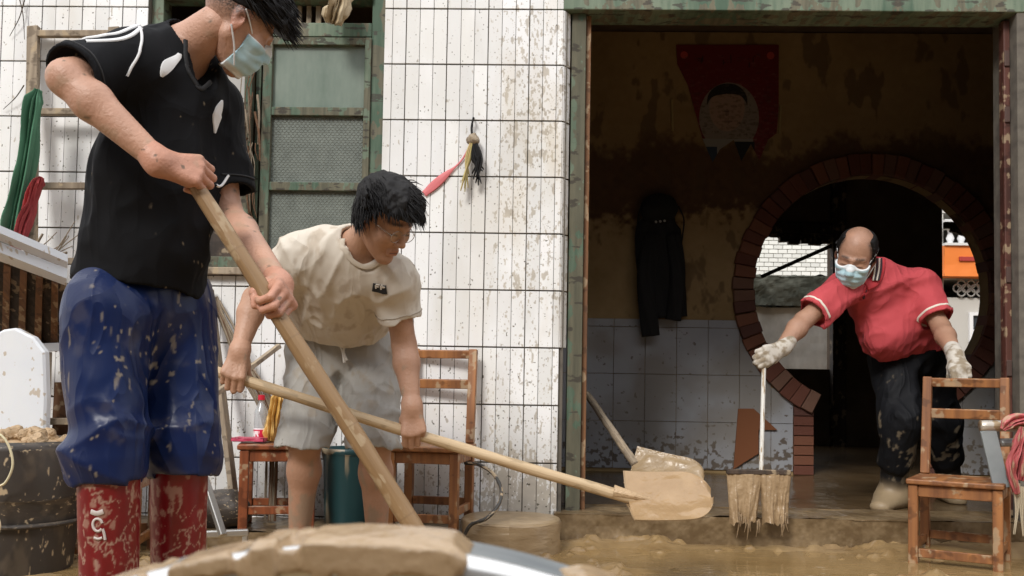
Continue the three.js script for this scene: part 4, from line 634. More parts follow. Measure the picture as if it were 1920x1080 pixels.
// ------------------------------------------------------------ people: distance fields meshed with surface nets
class Field {
  constructor() { this.p = []; this.cuts = []; }
  cone(a, b, ra, rb, k = 0.03, ax = null, s = 1) { const d = b.clone().sub(a); this.p.push({ t: 0, ax: a.x, ay: a.y, az: a.z, dx: d.x, dy: d.y, dz: d.z, dd: d.lengthSq() || 1e-9, ra, rb, k, lx: ax ? ax.x : 0, ly: ax ? ax.y : 0, lz: ax ? ax.z : 0, ls: ax ? 1 - 1 / s : 0, R: Math.max(ra, rb) * Math.max(1, s), a, b }); return this; }
  ball(c, r, k = 0.03) { return this.cone(c, c, r, r, k); }
  ell(c, rx, ry, rz, k = 0.03, q = null) { this.p.push({ t: 1, c, rx, ry, rz, k, q: q ? q.clone().invert() : null, a: c, b: c, R: Math.max(rx, ry, rz) }); return this; }
  at(x, y, z) {
    let acc = 1e3;
    for (const o of this.p) {
      let d;
      if (o.t === 0) {
        let px = x - o.ax, py = y - o.ay, pz = z - o.az;
        if (o.ls) { const w = (px * o.lx + py * o.ly + pz * o.lz) * o.ls; px -= o.lx * w; py -= o.ly * w; pz -= o.lz * w; }
        let h = (px * o.dx + py * o.dy + pz * o.dz) / o.dd; h = h < 0 ? 0 : h > 1 ? 1 : h;
        px -= o.dx * h; py -= o.dy * h; pz -= o.dz * h; d = Math.sqrt(px * px + py * py + pz * pz) - (o.ra + (o.rb - o.ra) * h);
      } else {
        let px = x - o.c.x, py = y - o.c.y, pz = z - o.c.z;
        if (o.q) { const v = Field.tmp.set(px, py, pz).applyQuaternion(o.q); px = v.x; py = v.y; pz = v.z; }
        const a = Math.sqrt(px * px / (o.rx * o.rx) + py * py / (o.ry * o.ry) + pz * pz / (o.rz * o.rz)), b = Math.sqrt(px * px / (o.rx ** 4) + py * py / (o.ry ** 4) + pz * pz / (o.rz ** 4)); d = b < 1e-9 ? -Math.min(o.rx, o.ry, o.rz) : a * (a - 1) / b;
      }
      const h = o.k - Math.abs(acc - d); acc = (acc < d ? acc : d) - (h > 0 ? h * h / (4 * o.k) : 0);
    }
    return acc;
  }
  bounds(pad = 0.02) { const b = new THREE.Box3(); for (const o of this.p) for (const q of [o.a, o.b]) { b.expandByPoint(q.clone().addScalar(o.R + pad)); b.expandByPoint(q.clone().addScalar(-o.R - pad)); } return b; }
}
Field.tmp = V();
const smax = (a, b, k) => { const h = k - Math.abs(a - b); return Math.max(a, b) + (h > 0 ? h * h / (4 * k) : 0); };
function netMesh(f, box, cell, color) {
  const nx = Math.ceil((box.max.x - box.min.x) / cell) + 2, ny = Math.ceil((box.max.y - box.min.y) / cell) + 2, nz = Math.ceil((box.max.z - box.min.z) / cell) + 2;
  const x0 = box.min.x - cell / 2, y0 = box.min.y - cell / 2, z0 = box.min.z - cell / 2, S = new Float32Array(nx * ny * nz).fill(1), id = (i, j, k) => (k * ny + j) * nx + i, B = 7;
  for (let K = 0; K < nz; K += B) for (let J = 0; J < ny; J += B) for (let I = 0; I < nx; I += B) {
    const c = f(x0 + (I + B / 2) * cell, y0 + (J + B / 2) * cell, z0 + (K + B / 2) * cell), far = Math.abs(c) > B * cell * 1.25 + 0.012;
    for (let k = K; k < Math.min(nz, K + B); k++) for (let j = J; j < Math.min(ny, J + B); j++) for (let i = I; i < Math.min(nx, I + B); i++) S[id(i, j, k)] = far ? c : f(x0 + i * cell, y0 + j * cell, z0 + k * cell);
  }
  const vi = new Int32Array(nx * ny * nz).fill(-1), pos = [], idx = [];
  for (let k = 0; k < nz - 1; k++) for (let j = 0; j < ny - 1; j++) for (let i = 0; i < nx - 1; i++) {
    let m = 0; for (let c = 0; c < 8; c++) if (S[id(i + (c & 1), j + (c >> 1 & 1), k + (c >> 2))] < 0) m |= 1 << c;
    if (m === 0 || m === 255) continue;
    let sx = 0, sy = 0, sz = 0, n = 0;
    for (let a = 0; a < 8; a++) for (let e = 1; e < 8; e <<= 1) { if (a & e) continue; const b = a | e; if ((m >> a & 1) === (m >> b & 1)) continue; const va = S[id(i + (a & 1), j + (a >> 1 & 1), k + (a >> 2))], vb = S[id(i + (b & 1), j + (b >> 1 & 1), k + (b >> 2))], t = va / (va - vb); sx += (a & 1) + (e === 1 ? t : 0); sy += (a >> 1 & 1) + (e === 2 ? t : 0); sz += (a >> 2) + (e === 4 ? t : 0); n++; }
    vi[id(i, j, k)] = pos.length / 3; pos.push(x0 + (i + sx / n) * cell, y0 + (j + sy / n) * cell, z0 + (k + sz / n) * cell);
  }
  const quad = (a, b, c, d, flip) => { if (a < 0 || b < 0 || c < 0 || d < 0) return; flip ? idx.push(a, c, b, a, d, c) : idx.push(a, b, c, a, c, d); };
  for (let k = 1; k < nz - 1; k++) for (let j = 1; j < ny - 1; j++) for (let i = 1; i < nx - 1; i++) {
    const s = S[id(i, j, k)] < 0;
    if (s !== S[id(i + 1, j, k)] < 0) quad(vi[id(i, j - 1, k - 1)], vi[id(i, j, k - 1)], vi[id(i, j, k)], vi[id(i, j - 1, k)], !s);
    if (s !== S[id(i, j + 1, k)] < 0) quad(vi[id(i - 1, j, k - 1)], vi[id(i - 1, j, k)], vi[id(i, j, k)], vi[id(i, j, k - 1)], !s);
    if (s !== S[id(i, j, k + 1)] < 0) quad(vi[id(i - 1, j - 1, k)], vi[id(i, j - 1, k)], vi[id(i, j, k)], vi[id(i - 1, j, k)], !s);
  }
  const g = new THREE.BufferGeometry(); g.setAttribute('position', new THREE.Float32BufferAttribute(pos, 3)); g.setIndex(idx); g.computeVertexNormals();
  if (color) { const c = new Float32Array(pos.length); for (let i = 0; i < pos.length; i += 3) { const q = color(pos[i], pos[i + 1], pos[i + 2]); c[i] = q[0]; c[i + 1] = q[1]; c[i + 2] = q[2]; } g.setAttribute('color', new THREE.BufferAttribute(c, 3)); }
  return g;
}
const vmat = (o) => std({ vertexColors: true, ...o });
const lerpV = (a, b, t) => a.clone().lerp(b, t);
// soft folds: ridges running along `dir`
const folds = (x, y, z, fx, fy, fz, s) => { const w = fbm(x * 3 + s, y * 3, z * 3 + s, 2) * 2; const n = noise(x * fx + s + w, y * fy + w, z * fz + s * 2 + w); return 1 - Math.abs(n * 2 - 1) * 1.6 + 0.2; };
// ---- hands. X = thumb side, Y = back of the hand, Z = fingers
const FL = [[0.043, 0.027, 0.021], [0.048, 0.03, 0.022], [0.045, 0.028, 0.021], [0.036, 0.022, 0.019]], FX = [0.03, 0.0105, -0.01, -0.0285], FM = [0.083, 0.087, 0.084, 0.077];
function handField(W, X, Y, Z, curls, thumb, s = 1, thick = 0, elbow = null) {
  const f = new Field(), P = (x, y, z) => W.clone().addScaledVector(X, x * s).addScaledVector(Y, y * s).addScaledVector(Z, z * s), r = (q) => q * s + thick;
  f.cone(P(0.002, -0.002, -0.006), P(0.002, -0.004, 0.022), r(0.0245), r(0.022), 0.02, X, 1.2);
  if (elbow) f.cone(W, W.clone().lerp(elbow, 0.3), 0.0272, 0.029, 0.03);
  FX.forEach((x, i) => {
    f.cone(P(x * 0.5, -0.003, 0.012), P(x, 0.001, FM[i]), r(0.0145), r(0.0125), 0.012);
    f.cone(P(x * 0.55, -0.012, 0.03), P(x, -0.011, FM[i] - 0.012), r(0.012), r(0.0115), 0.012);
    let p = P(x, 0.001, FM[i]), a = 0; const rad = [0.0105, 0.0095, 0.0086, 0.0074].map((q) => q * (i === 3 ? 0.88 : 1));
    curls[i].forEach((c, j) => { a += c * Math.PI / 180; const d = Z.clone().multiplyScalar(Math.cos(a)).addScaledVector(Y, -Math.sin(a)).addScaledVector(X, x * 0.6 * (j ? 0 : 1)).normalize(), q = p.clone().addScaledVector(d, FL[i][j] * s); f.cone(p, q, r(rad[j]), r(rad[j + 1]), 0.0035); p = q; });
  });
  const T = thumb.map((q) => P(...q)); f.cone(P(0.012, -0.006, 0.012), T[0], r(0.017), r(0.0145), 0.014);
  for (let i = 0; i + 1 < T.length; i++) f.cone(T[i], T[i + 1], r([0.0135, 0.0115][i]), r([0.0115, 0.009][i]), 0.006);
  return f;
}
const GRIP = [[38, 82, 48], [40, 84, 48], [42, 86, 50], [46, 88, 52]], THUMB_GRIP = [[0.03, -0.02, 0.035], [0.038, -0.052, 0.058], [0.02, -0.066, 0.082]];
function gripFrame(G, t, elbow, back, right, r) {
  const Z = G.clone().sub(elbow).normalize(), al = Z.dot(t); Z.addScaledVector(t, -al).normalize(); const Y = Z.clone().cross(t).normalize(); if (Y.dot(back) < 0) Y.negate(); Z.addScaledVector(t, clamp(al, -0.7, 0.7) * 0.95).normalize();
  const X = right ? Y.clone().cross(Z) : Z.clone().cross(Y); return { W: G.clone().addScaledVector(Z, -0.08).addScaledVector(Y, r + 0.014), X, Y, Z };
}
// ---- head in its own axes: x to the left ear, y up, z forward
function headField() {
  const f = new Field();
  f.ell(V(0, 0.034, -0.014), 0.0755, 0.09, 0.095, 0.02); f.ell(V(0, -0.025, 0.03), 0.0615, 0.085, 0.062, 0.03);
  for (const s of [-1, 1]) { f.cone(V(s * 0.052, -0.048, -0.005), V(s * 0.016, -0.104, 0.062), 0.02, 0.016, 0.03); f.ball(V(s * 0.037, -0.022, 0.064), 0.024, 0.025); f.cone(V(s * 0.012, 0.024, 0.088), V(s * 0.044, 0.022, 0.07), 0.009, 0.009, 0.014); f.ell(V(s * 0.031, 0.001, 0.0755), 0.0155, 0.0115, 0.013, 0.006); f.ball(V(s * 0.011, -0.036, 0.098), 0.0085, 0.008);
    const q = new THREE.Quaternion().setFromEuler(new THREE.Euler(-0.25, s * 0.42, 0)); f.ell(V(s * 0.08, 0.0, -0.012), 0.0065, 0.031, 0.019, 0.006, q); f.ell(V(s * 0.078, -0.024, -0.006), 0.007, 0.012, 0.01, 0.006); }
  f.cone(V(0, 0.016, 0.087), V(0, -0.028, 0.112), 0.0075, 0.011, 0.014); f.ball(V(0, -0.104, 0.07), 0.017, 0.02);
  f.cone(V(-0.017, -0.064, 0.087), V(0.017, -0.064, 0.087), 0.0075, 0.0075, 0.008); f.cone(V(-0.014, -0.075, 0.087), V(0.014, -0.075, 0.087), 0.008, 0.008, 0.006);
  return f;
}
const HEAD = headField();
const HBOX = new THREE.Box3(V(-0.105, -0.14, -0.125), V(0.105, 0.145, 0.145));
const headD = (x, y, z) => { let d = HEAD.at(x, y, z); for (const s of [-1, 1]) { const e = Math.hypot((x - s * 0.033) / 1.5, y - 0.0115, z - 0.098) - 0.011; d = smax(d, -e, 0.01); const c = Math.hypot((x - s * 0.09) * 1.0, (y - 0.004) / 1.5, z + 0.008) - 0.009; d = smax(d, -c, 0.006); } return d; };
function headColor(skin, o) {
  return (x, y, z) => {
    const n = fbm(x * 40 + o.seed, y * 40, z * 40 + 3, 3); let c = skin.map((q, i) => q * (0.86 + 0.28 * n) * (i === 0 ? 1 : 0.97));
    const ax = Math.abs(x), front = z > 0.05;
    if (ax > 0.072 && Math.abs(y) < 0.04) c = mix3(c, [skin[0] * 1.02, skin[1] * 0.72, skin[2] * 0.7], 0.6);
    if (front) {
      const lip = Math.exp(-Math.pow((y + 0.069) / 0.0085, 2) - Math.pow(ax / 0.021, 4)); c = mix3(c, [skin[0] * 0.82, skin[1] * 0.5, skin[2] * 0.5], lip * 0.8);
      if (Math.abs(y + 0.07) < 0.0016 && ax < 0.02) c = [0.1, 0.04, 0.035];
      const brow = Math.exp(-Math.pow((y - 0.031 + (ax - 0.03) * 0.12) / 0.0055, 2) - Math.pow((ax - 0.032) / 0.02, 6)); c = mix3(c, [0.02, 0.016, 0.014], brow * 0.85 * sst(0.2, 0.5, noise(x * 500, y * 300) + 0.2));
      const lid = Math.exp(-Math.pow((y + 0.0035 + (ax - 0.031) ** 2 * 9) / 0.0028, 2) - Math.pow((ax - 0.032) / 0.0165, 6)); c = mix3(c, [0.015, 0.01, 0.01], lid * 0.95);
    }
    const h = o.hair(x, y, z); if (h > 0) c = mix3(c, [0.018, 0.015, 0.014], h * (0.55 + 0.45 * sst(0.35, 0.6, noise(x * 420, y * 420, z * 420))));
    return c;
  };
}
function headMatrix(C, fwd, up, s = 1) { const z = fwd.clone().normalize(), x = up.clone().cross(z).normalize(), y = z.clone().cross(x); return new THREE.Matrix4().makeBasis(x.multiplyScalar(s), y.multiplyScalar(s), z.multiplyScalar(s)).setPosition(C); }
// hair: an uneven cap on the skull plus locks that stand out of it
function hairGeo(m, seed, thick, keep, lock, count, len, flow) {
  const cap = netMesh((x, y, z) => { const d = HEAD.at(x, y, z) - thick(x, y, z) * (0.7 + 0.6 * fbm(x * 45 + seed, y * 30, z * 45, 3)); return smax(smax(d, -keep(x, y, z), 0.008), -(HEAD.at(x, y, z) + 0.006), 0.004); }, new THREE.Box3(V(-0.13, -0.12, -0.15), V(0.13, 0.18, 0.17)), 0.0038);
  const R = rng(seed * 100 + 7), list = [cap]; let tries = 0, made = 0;
  while (made < count && tries++ < count * 30) {
    const a = R() * 6.283, cy = R() * 1.9 - 0.6, rr = Math.sqrt(Math.max(0, 1 - Math.min(1, cy * cy))), dir = V(Math.cos(a) * rr, Math.min(1, cy), Math.sin(a) * rr).normalize(), o = V(dir.x * 0.0755, 0.034 + dir.y * 0.09, -0.014 + dir.z * 0.095);
    if (keep(o.x, o.y, o.z) < 0.004 || thick(o.x, o.y, o.z) < 0.008) continue; made++;
    const L = len * (0.6 + 0.8 * R()), fl = flow(o, dir), t = thick(o.x, o.y, o.z) * 0.5, p0 = o.clone().addScaledVector(dir, t), d1 = dir.clone().multiplyScalar(0.3).add(fl).add(V(R() - 0.5, R() - 0.5, R() - 0.5).multiplyScalar(0.45)).normalize();
    const p1 = p0.clone().addScaledVector(d1, L * 0.5), p2 = p1.clone().addScaledVector(d1.clone().add(fl.clone().multiplyScalar(0.9)).addScaledVector(dir, -0.35).normalize(), L * 0.55); const w = lock * (0.6 + 0.8 * R());
    list.push(loft([p0, p1, p2], (s) => w * (1 - 0.88 * s * s), 5, 4));
  }
  const g = mergeGeometries(list.map((q) => { const n = q.index ? q.toNonIndexed() : q; n.deleteAttribute('uv'); n.deleteAttribute('color'); return n; })); return g.applyMatrix4(m);
}
M.hair = new THREE.MeshPhysicalMaterial({ color: rgb(0.007, 0.006, 0.006), roughness: 0.6, specularIntensity: 0.5 });
const noUv = (g) => uvBox(g, 7);
// surgical mask: pleated cup over nose and chin, with ear loops
function addMask(parent, m, seed) {
  const g = netMesh((x, y, z) => {
    const yy = y + 0.056, q = Math.sqrt((x / 0.066) ** 2 + (yy / 0.075) ** 2 + ((z - 0.04) / 0.078) ** 2), d0 = (q - 1) * 0.068, skin = HEAD.at(x, y, z) - 0.006;
    let d = Math.min(smax(d0, skin - 0.016, 0.01), skin); d += 0.0011 * Math.sin(y * 230 + Math.abs(x) * 60) * sst(0.12, 0.03, Math.abs(x) + Math.abs(yy) * 0.4) - 0.004 * (fbm(x * 30 + seed, y * 30, z * 20, 2) - 0.5);
    d = Math.max(d, -(z - 0.038 + Math.abs(yy) * 0.12), y + 0.012 - Math.exp(-(x * x) / 0.0005) * 0.022, -(y + 0.118)); return d;
  }, HBOX, 0.0028, (x, y, z) => { const n = fbm(x * 30 + seed, y * 40, z * 30, 3); const edge = sst(-0.098, -0.108, y) + sst(-0.018, -0.012, y); return mix3(mix3([0.34, 0.55, 0.63], [0.5, 0.68, 0.74], n), [0.72, 0.76, 0.78], clamp(edge, 0, 1)); });
  g.applyMatrix4(m); const k = mesh('face_mask', g, vmat({ roughness: 0.8 }), parent); k.userData.label = 'light blue pleated face mask';
  for (const s of [-1, 1]) for (const [y0, y1, e] of [[-0.018, 0.03, 0.0], [-0.1, -0.026, 0.004]]) { const pts = [V(s * 0.056, y0, 0.056), V(s * 0.071, (y0 + y1) / 2, 0.025), V(s * 0.0855, y1, -0.012 - e)].map((p) => p.applyMatrix4(m)); mesh('ear_loop', loft(pts, () => 0.0022, 10, 6), std({ color: rgb(0.75, 0.76, 0.77), roughness: 0.7 }), k); }
  return k;
}
// a band lying on a surface: follows points, pressed on to the field f
function band(f, pts, w, lift = 0.0025, n = 40, e = 0.004) {
  const c = new THREE.CatmullRomCurve3(pts), P = [], N = [];
  for (let i = 0; i <= n; i++) { const q = c.getPoint(i / n); let g = V(0, 0, 1); for (let k = 0; k < 8; k++) { g = V(f(q.x + e, q.y, q.z) - f(q.x - e, q.y, q.z), f(q.x, q.y + e, q.z) - f(q.x, q.y - e, q.z), f(q.x, q.y, q.z + e) - f(q.x, q.y, q.z - e)).normalize(); q.addScaledVector(g, -(f(q.x, q.y, q.z) - lift) * 0.8); } P.push(q); N.push(g); }
  return loft(P, (s, A) => 1, 1, 3) && (() => { const pos = [], idx = []; for (let i = 0; i <= n; i++) { const T = P[Math.min(n, i + 1)].clone().sub(P[Math.max(0, i - 1)]).normalize(), B = T.clone().cross(N[i]).normalize(), ww = typeof w === 'function' ? w(i / n) : w; for (const [u, h] of [[-1, -0.004], [-0.9, 0.0008], [0.9, 0.0008], [1, -0.004]]) pos.push(...P[i].clone().addScaledVector(B, u * ww / 2).addScaledVector(N[i], h).toArray()); }
    for (let i = 0; i < n; i++) for (let j = 0; j < 3; j++) { const a = i * 4 + j; idx.push(a, a + 1, a + 4, a + 1, a + 5, a + 4); } const g = new THREE.BufferGeometry(); g.setAttribute('position', new THREE.Float32BufferAttribute(pos, 3)); g.setAttribute('uv', new THREE.Float32BufferAttribute(new Float32Array(pos.length / 3 * 2), 2)); g.setIndex(idx); g.computeVertexNormals(); return g; })();
}
// limbs, trunk and neck of a body; J holds the joints
function bodyField(J, o = {}) {
  const f = new Field(), L = J.shL.clone().sub(J.shR).normalize(), ch = lerpV(J.shL, J.shR, 0.5), sp = lerpV(J.pelvis, ch, 0.5);
  const tk = o.trunk || 1; f.cone(J.pelvis, sp, 0.085 * tk, 0.075 * tk, 0.05, L, 1.2); f.cone(sp, lerpV(sp, ch, 0.8), 0.075 * tk, 0.085 * tk, 0.05, L, 1.2);
  for (const s of ['R', 'L']) {
    f.cone(J.neck, J['sh' + s], 0.048 * (o.trunk || 1), 0.048, 0.04); f.cone(J['sh' + s], J['el' + s], 0.05, 0.041, 0.03);
    const el = J['el' + s], wr = J['wr' + s], b = lerpV(el, wr, 0.28); f.cone(el, b, 0.04, 0.044, 0.02); f.cone(b, wr, 0.044, 0.027, 0.02);
    f.cone(J['hip' + s], J['kn' + s], 0.078, 0.055, 0.05); const k = J['kn' + s], a = J['an' + s], c = lerpV(k, a, 0.3).add(V(0, 0, -0.014)); f.cone(k, c, 0.052, 0.057, 0.03); f.cone(c, a, 0.056, 0.037, 0.03);
    if (J['toe' + s]) f.cone(a.clone().add(V(0, -0.03, 0)), J['toe' + s], 0.04, 0.028, 0.03);
  }
  f.cone(J.neck, J.skull, 0.06, 0.053, 0.035); return f;
}
const plane = (p, n) => { const u = n.clone().normalize(), k = u.dot(p); return (x, y, z) => u.x * x + u.y * y + u.z * z - k; };
// cloth: trunk and sleeves (each sleeve cut square at its end), pushed out by folds, hollowed a little at the openings
const smin = (a, b, k) => { const h = k - Math.abs(a - b); return Math.min(a, b) - (h > 0 ? h * h / (4 * k) : 0); };
function clothField(trunk, sleeves, fold, cuts, extra) {
  return (x, y, z) => {
    let d = trunk.at(x, y, z), open = [];
    for (const c of cuts) { const q = c(x, y, z); open.push([d, q]); d = smax(d, q, 0.006); }
    for (const [f, c] of sleeves) { const q = c(x, y, z), e = f.at(x, y, z); open.push([e, q]); d = smin(d, smax(e, q, 0.006), 0.035); }
    if (d > 0.06) return d; const w = fold(x, y, z); d += w;
    if (extra) d = smax(d, extra(x, y, z), 0.006);
    for (const [e, q] of open) if (q > -0.03 && q < 0.02) d = smax(d, -Math.max(e + w + 0.012, -(q + 0.02)), 0.003);
    return d;
  };
}
function clothGeo(trunk, sleeves, fold, cuts, cell, color, extra) { const b = trunk.bounds(0.03); for (const [f] of sleeves) b.union(f.bounds(0.03)); return uvBox(netMesh(clothField(trunk, sleeves, fold, cuts, extra), b, cell, color), 1.6); }
const crease = tex(640, 640, (u, v) => { const w = fbm(u * 3, v * 3, 0, 3) * 2.2; let s = 0, a = 0.6; for (let i = 0; i < 3; i++) { const f = 4 * 2 ** i, n = 1 - Math.abs(noise(u * f * 1.3 + w + i * 7, v * f * 0.4 - w * 0.6) * 2 - 1); s += a * n * n * n; a *= 0.5; } return s / 1.05; }, false);
const fabric = (o) => new THREE.MeshPhysicalMaterial({ vertexColors: true, bumpMap: crease, bumpScale: 0.012, ...o });
const ridge = (x, y, z, s) => { const n = 1 - Math.abs(noise(x + s, y, z + s) * 2 - 1); return n * n; };
const skinMat = vmat({ roughness: 0.5, bumpMap: bumpFine, bumpScale: 0.0012 });

{ // mud caked along the drum's rim: one uneven coat, thick in places and gone in others
  const drum = scene.getObjectByName('metal_drum'), { R, hz } = drum.userData.rim; delete drum.userData.rim;
  const env = (a) => Math.max(0.0062 * sst(-0.2, -0.13, a) * sst(0.165, 0.12, a), 0.0058 * sst(0.285, 0.32, a) * sst(0.5, 0.4, a), 0.0028 * sst(-0.1, -0.17, a));
  const deposit = (x, y, z) => {
    const rho = Math.hypot(x, y), a = Math.atan2(x, y); if (y < 0) return 1;
    const n = fbm(x * 34 + 4, y * 34, z * 34, 4), big = fbm(x * 13 + 2, y * 13, z * 13, 3), j = a + (n - 0.5) * 0.05, E = env(j);
    const gaps = Math.max(sst(0.012, 0.004, Math.abs(a + 0.315)), sst(0.022, 0.008, Math.abs(a + 0.278)), sst(0.02, 0.006, Math.abs(a + 0.16)), sst(0.022, 0.01, Math.abs(a + 0.092))) * sst(0.35, 0.5, n + 0.12);
    const droop = mix(0.008 * fbm(a * 30, 3, 0, 3), 0.026 * sst(0.4, 0.66, fbm(a * 22 + 3, 2.2, 0, 4)) + 0.007, sst(0.0032, 0.0055, E));      // how far it hangs over the front lip
    const dr = rho - R, front = z - hz, th = E * (0.45 + 1.1 * (0.6 * big + 0.4 * n)) - (E < 0.0008 ? 0.004 : 0) - 0.006 * gaps;
    const slab = smax(smax(smax(dr - th, front - 0.006, 0.02), -(z + hz) - 0.004, 0.03), -dr - 0.006, 0.002);                                              // on top of the rim
    const apron = Math.max(Math.abs(front - 0.003) - th * 0.75 - 0.001, dr - th * 0.6, -dr - droop);                               // over the lip
    return smin(slab, apron, 0.008) + 0.0016 * (fbm(x * 70, y * 70, z * 70, 3) - 0.5);
  };
  const wet = std({ map: M.paleMud.map, color: rgb(1, 1, 1), roughness: 0.22, bumpMap: bumpFine, bumpScale: 0.0015 });
  const m = mesh('caked_mud', uvBox(netMesh(deposit, new THREE.Box3(V(-0.2, 0.24, -hz - 0.012), V(0.2, R + 0.02, hz + 0.018)), 0.00145), 5), wet, drum); m.userData.label = 'pale mud caked along the rim';
  const R2 = rng(15); for (let i = 0; i < 9; i++) { const a = -0.16 + 0.3 * R2(), r0 = R - 0.03 - 0.03 * R2(), L = 0.02 + 0.035 * R2(); mesh('mud_drip', loft([V(Math.sin(a) * r0, Math.cos(a) * r0, hz - 0.004), V(Math.sin(a) * r0 + 0.002, Math.cos(a) * r0 - L * 0.5, hz - 0.004), V(Math.sin(a) * r0, Math.cos(a) * r0 - L, hz - 0.0055)], (s) => 0.006 * (1 - 0.5 * s) * (0.7 + 0.6 * noise(s * 9, i)), 10, 8), wet, drum); }
}
// seam or hem running round a sleeve or leg
const ringBand = (f, a, b, k, r, w) => { const c = lerpV(a, b, k), d = b.clone().sub(a).normalize(), u = V(0, 1, 0.01).cross(d).normalize(), v = d.clone().cross(u); return band(f, Array.from({ length: 15 }, (_, i) => c.clone().addScaledVector(u, r * Math.cos(i / 14 * 6.4)).addScaledVector(v, r * Math.sin(i / 14 * 6.4))), w, 0.0015, 60, 0.008); };
// ============================================================ the man in black
{
  const t = thing('person', 'man in black shirt, blue trousers and red boots holding a pole', 'person', V(), 0, 'men clearing mud');
  const skin = [0.47, 0.27, 0.185], J = { shR: at(248, 116, 2.43), shL: at(396, 196, 2.69), neck: at(335, 100, 2.55), pelvis: at(262, 565, 2.6), elR: at(124, 146, 2.25), elL: at(424, 400, 2.68), hipR: at(212, 600, 2.5), hipL: at(322, 600, 2.7), knR: at(203, 860, 2.45), knL: at(342, 850, 2.64) };
  J.anR = V(at(207, 900, 2.5).x, 0.1, -2.52); J.anL = V(at(335, 900, 2.68).x, 0.1, -2.7); J.toeR = V(J.anR.x + 0.15, 0.03, J.anR.z + 0.05); J.toeL = V(J.anL.x + 0.15, 0.03, J.anL.z + 0.05);
  const HC = at(446, 42, 2.53), fwd = V(0.68, -0.54, -0.48), up = V(0.42, 0.85, 0.05), HM = headMatrix(HC, fwd, up, 0.95);
  J.skull = V(0, -0.045, -0.035).applyMatrix4(HM);
  const GR_ = A_A.clone().addScaledVector(A_DIR, 0.04), GL = A_A.clone().addScaledVector(A_DIR, 0.395);
  const fr = gripFrame(GR_, A_DIR, J.elR, V(0.2, 0.4, 1), true, 0.02), fl = gripFrame(GL, A_DIR, J.elL, V(0.3, 0.2, -1), false, 0.022);
  J.wrR = fr.W; J.wrL = fl.W;
  const bf = bodyField(J), sc = (x, y, z) => { const n = fbm(x * 22, y * 22, z * 22, 3), k = fbm(x * 70 + 5, y * 70, z * 70, 2); let c = skin.map((q, i) => q * (0.88 + 0.24 * n) * (i ? 0.97 : 1)); const sm = fbm(x * 26 + 8, y * 26, z * 26, 4); c = mix3(c, [0.34, 0.24, 0.16], sst(0.6, 0.7, sm) * 0.45); return mix3(c, [0.16, 0.11, 0.07], sst(0.79, 0.83, k)); };
  const hc = (x, y, z) => { const c = sc(x, y, z); return [c[0] * 1.02, c[1] * 0.9, c[2] * 0.88]; };
  const hf = [[fr, J.elR], [fl, J.elL]].map(([q, e]) => handField(q.W, q.X, q.Y, q.Z, GRIP, THUMB_GRIP, 1.04, 0, e));
  const fade = (x, y, z) => { const line = mix(0.06, 0.01, sst(0.06, -0.05, z)) ; return z > 0.075 ? 0 : sst(line - 0.055, line + 0.01, y) * 0.92; };
  const head = netMesh(headD, HBOX, 0.0032, headColor(skin, { seed: 3, hair: fade })).applyMatrix4(HM);
  mesh('body', [netMesh((x, y, z) => bf.at(x, y, z), bf.bounds(), 0.009, sc), head, ...hf.map((f) => netMesh((x, y, z) => f.at(x, y, z), f.bounds(0.01), 0.003, hc))].map(noUv), skinMat, t);
  // hair: cropped sides, long top falling forward
  const top = (x, y, z) => 0.003 + 0.03 * sst(0.03, 0.09, y - z * -0.15) + 0.012 * sst(0.02, 0.09, z);
  mesh('hair', hairGeo(HM, 3, top, (x, y, z) => Math.min(0.06, (y - mix(0.052, 0.022, sst(0.06, -0.06, z))) * 0.8, 0.5), 0.0024, 3000, 0.052, (o) => V(0, -0.15, 0.75)), M.hair, t);
  addMask(t, HM, 4);
  // shirt
  const sf = new Field(), L = J.shL.clone().sub(J.shR).normalize(), hem = at(254, 560, 2.6);
  sf.cone(at(318, 185, 2.56), at(292, 330, 2.57), 0.122, 0.127, 0.06, L, 1.3); sf.cone(at(292, 330, 2.57), hem, 0.127, 0.143, 0.06, L, 1.2);
  sf.cone(J.neck, J.shR, 0.072, 0.074, 0.06); sf.cone(J.neck, J.shL, 0.07, 0.07, 0.06); sf.ball(at(272, 150, 2.58), 0.1, 0.08);
  const slR = new Field().cone(J.shR, lerpV(J.shR, J.elR, 1.05), 0.072, 0.072), slL = new Field().cone(J.shL, lerpV(J.shL, J.elL, 0.95), 0.07, 0.076);
  const nk = new Field().cone(J.neck.clone().lerp(J.skull, -0.1), J.skull, 0.068, 0.078, 0.01).ball(at(384, 142, 2.52), 0.04, 0.05);
  const cutR = plane(lerpV(J.shR, J.elR, 0.9), J.elR.clone().sub(J.shR)), cutL = plane(lerpV(J.shL, J.elL, 0.78), J.elL.clone().sub(J.shL)), cutH = plane(at(254, 538, 2.6), V(-0.14, -1, 0.05));
  const sfold = (x, y, z) => -0.012 * folds(x, y, z, 9, 3.2, 9, 4) * sst(1.62, 1.2, y) - 0.006 * folds(x, y, z, 16, 10, 16, 8) + 0.006;
  const shirtD = clothField(sf, [[slR, cutR], [slL, cutL]], sfold, [cutH]);
  const black = (x, y, z) => { const k = fbm(x * 90, y * 90, z * 90, 2), n = fbm(x * 12, y * 12, z * 12, 3); const c = mix3([0.004, 0.0042, 0.005], [0.009, 0.0092, 0.011], n); return mix3(c, [0.2, 0.16, 0.11], sst(0.835, 0.87, k)); };
  const sg = clothGeo(sf, [[slR, cutR], [slL, cutL]], sfold, [cutH], 0.0058, black, (x, y, z) => -nk.at(x, y, z));
  const shirt = mesh('shirt', sg, fabric({ roughness: 0.85, specularIntensity: 0.35, bumpScale: 0.008 }), t); shirt.userData.label = 'black shirt with white sleeve stripes';
  const white = std({ color: rgb(0.72, 0.72, 0.72), roughness: 0.7 });
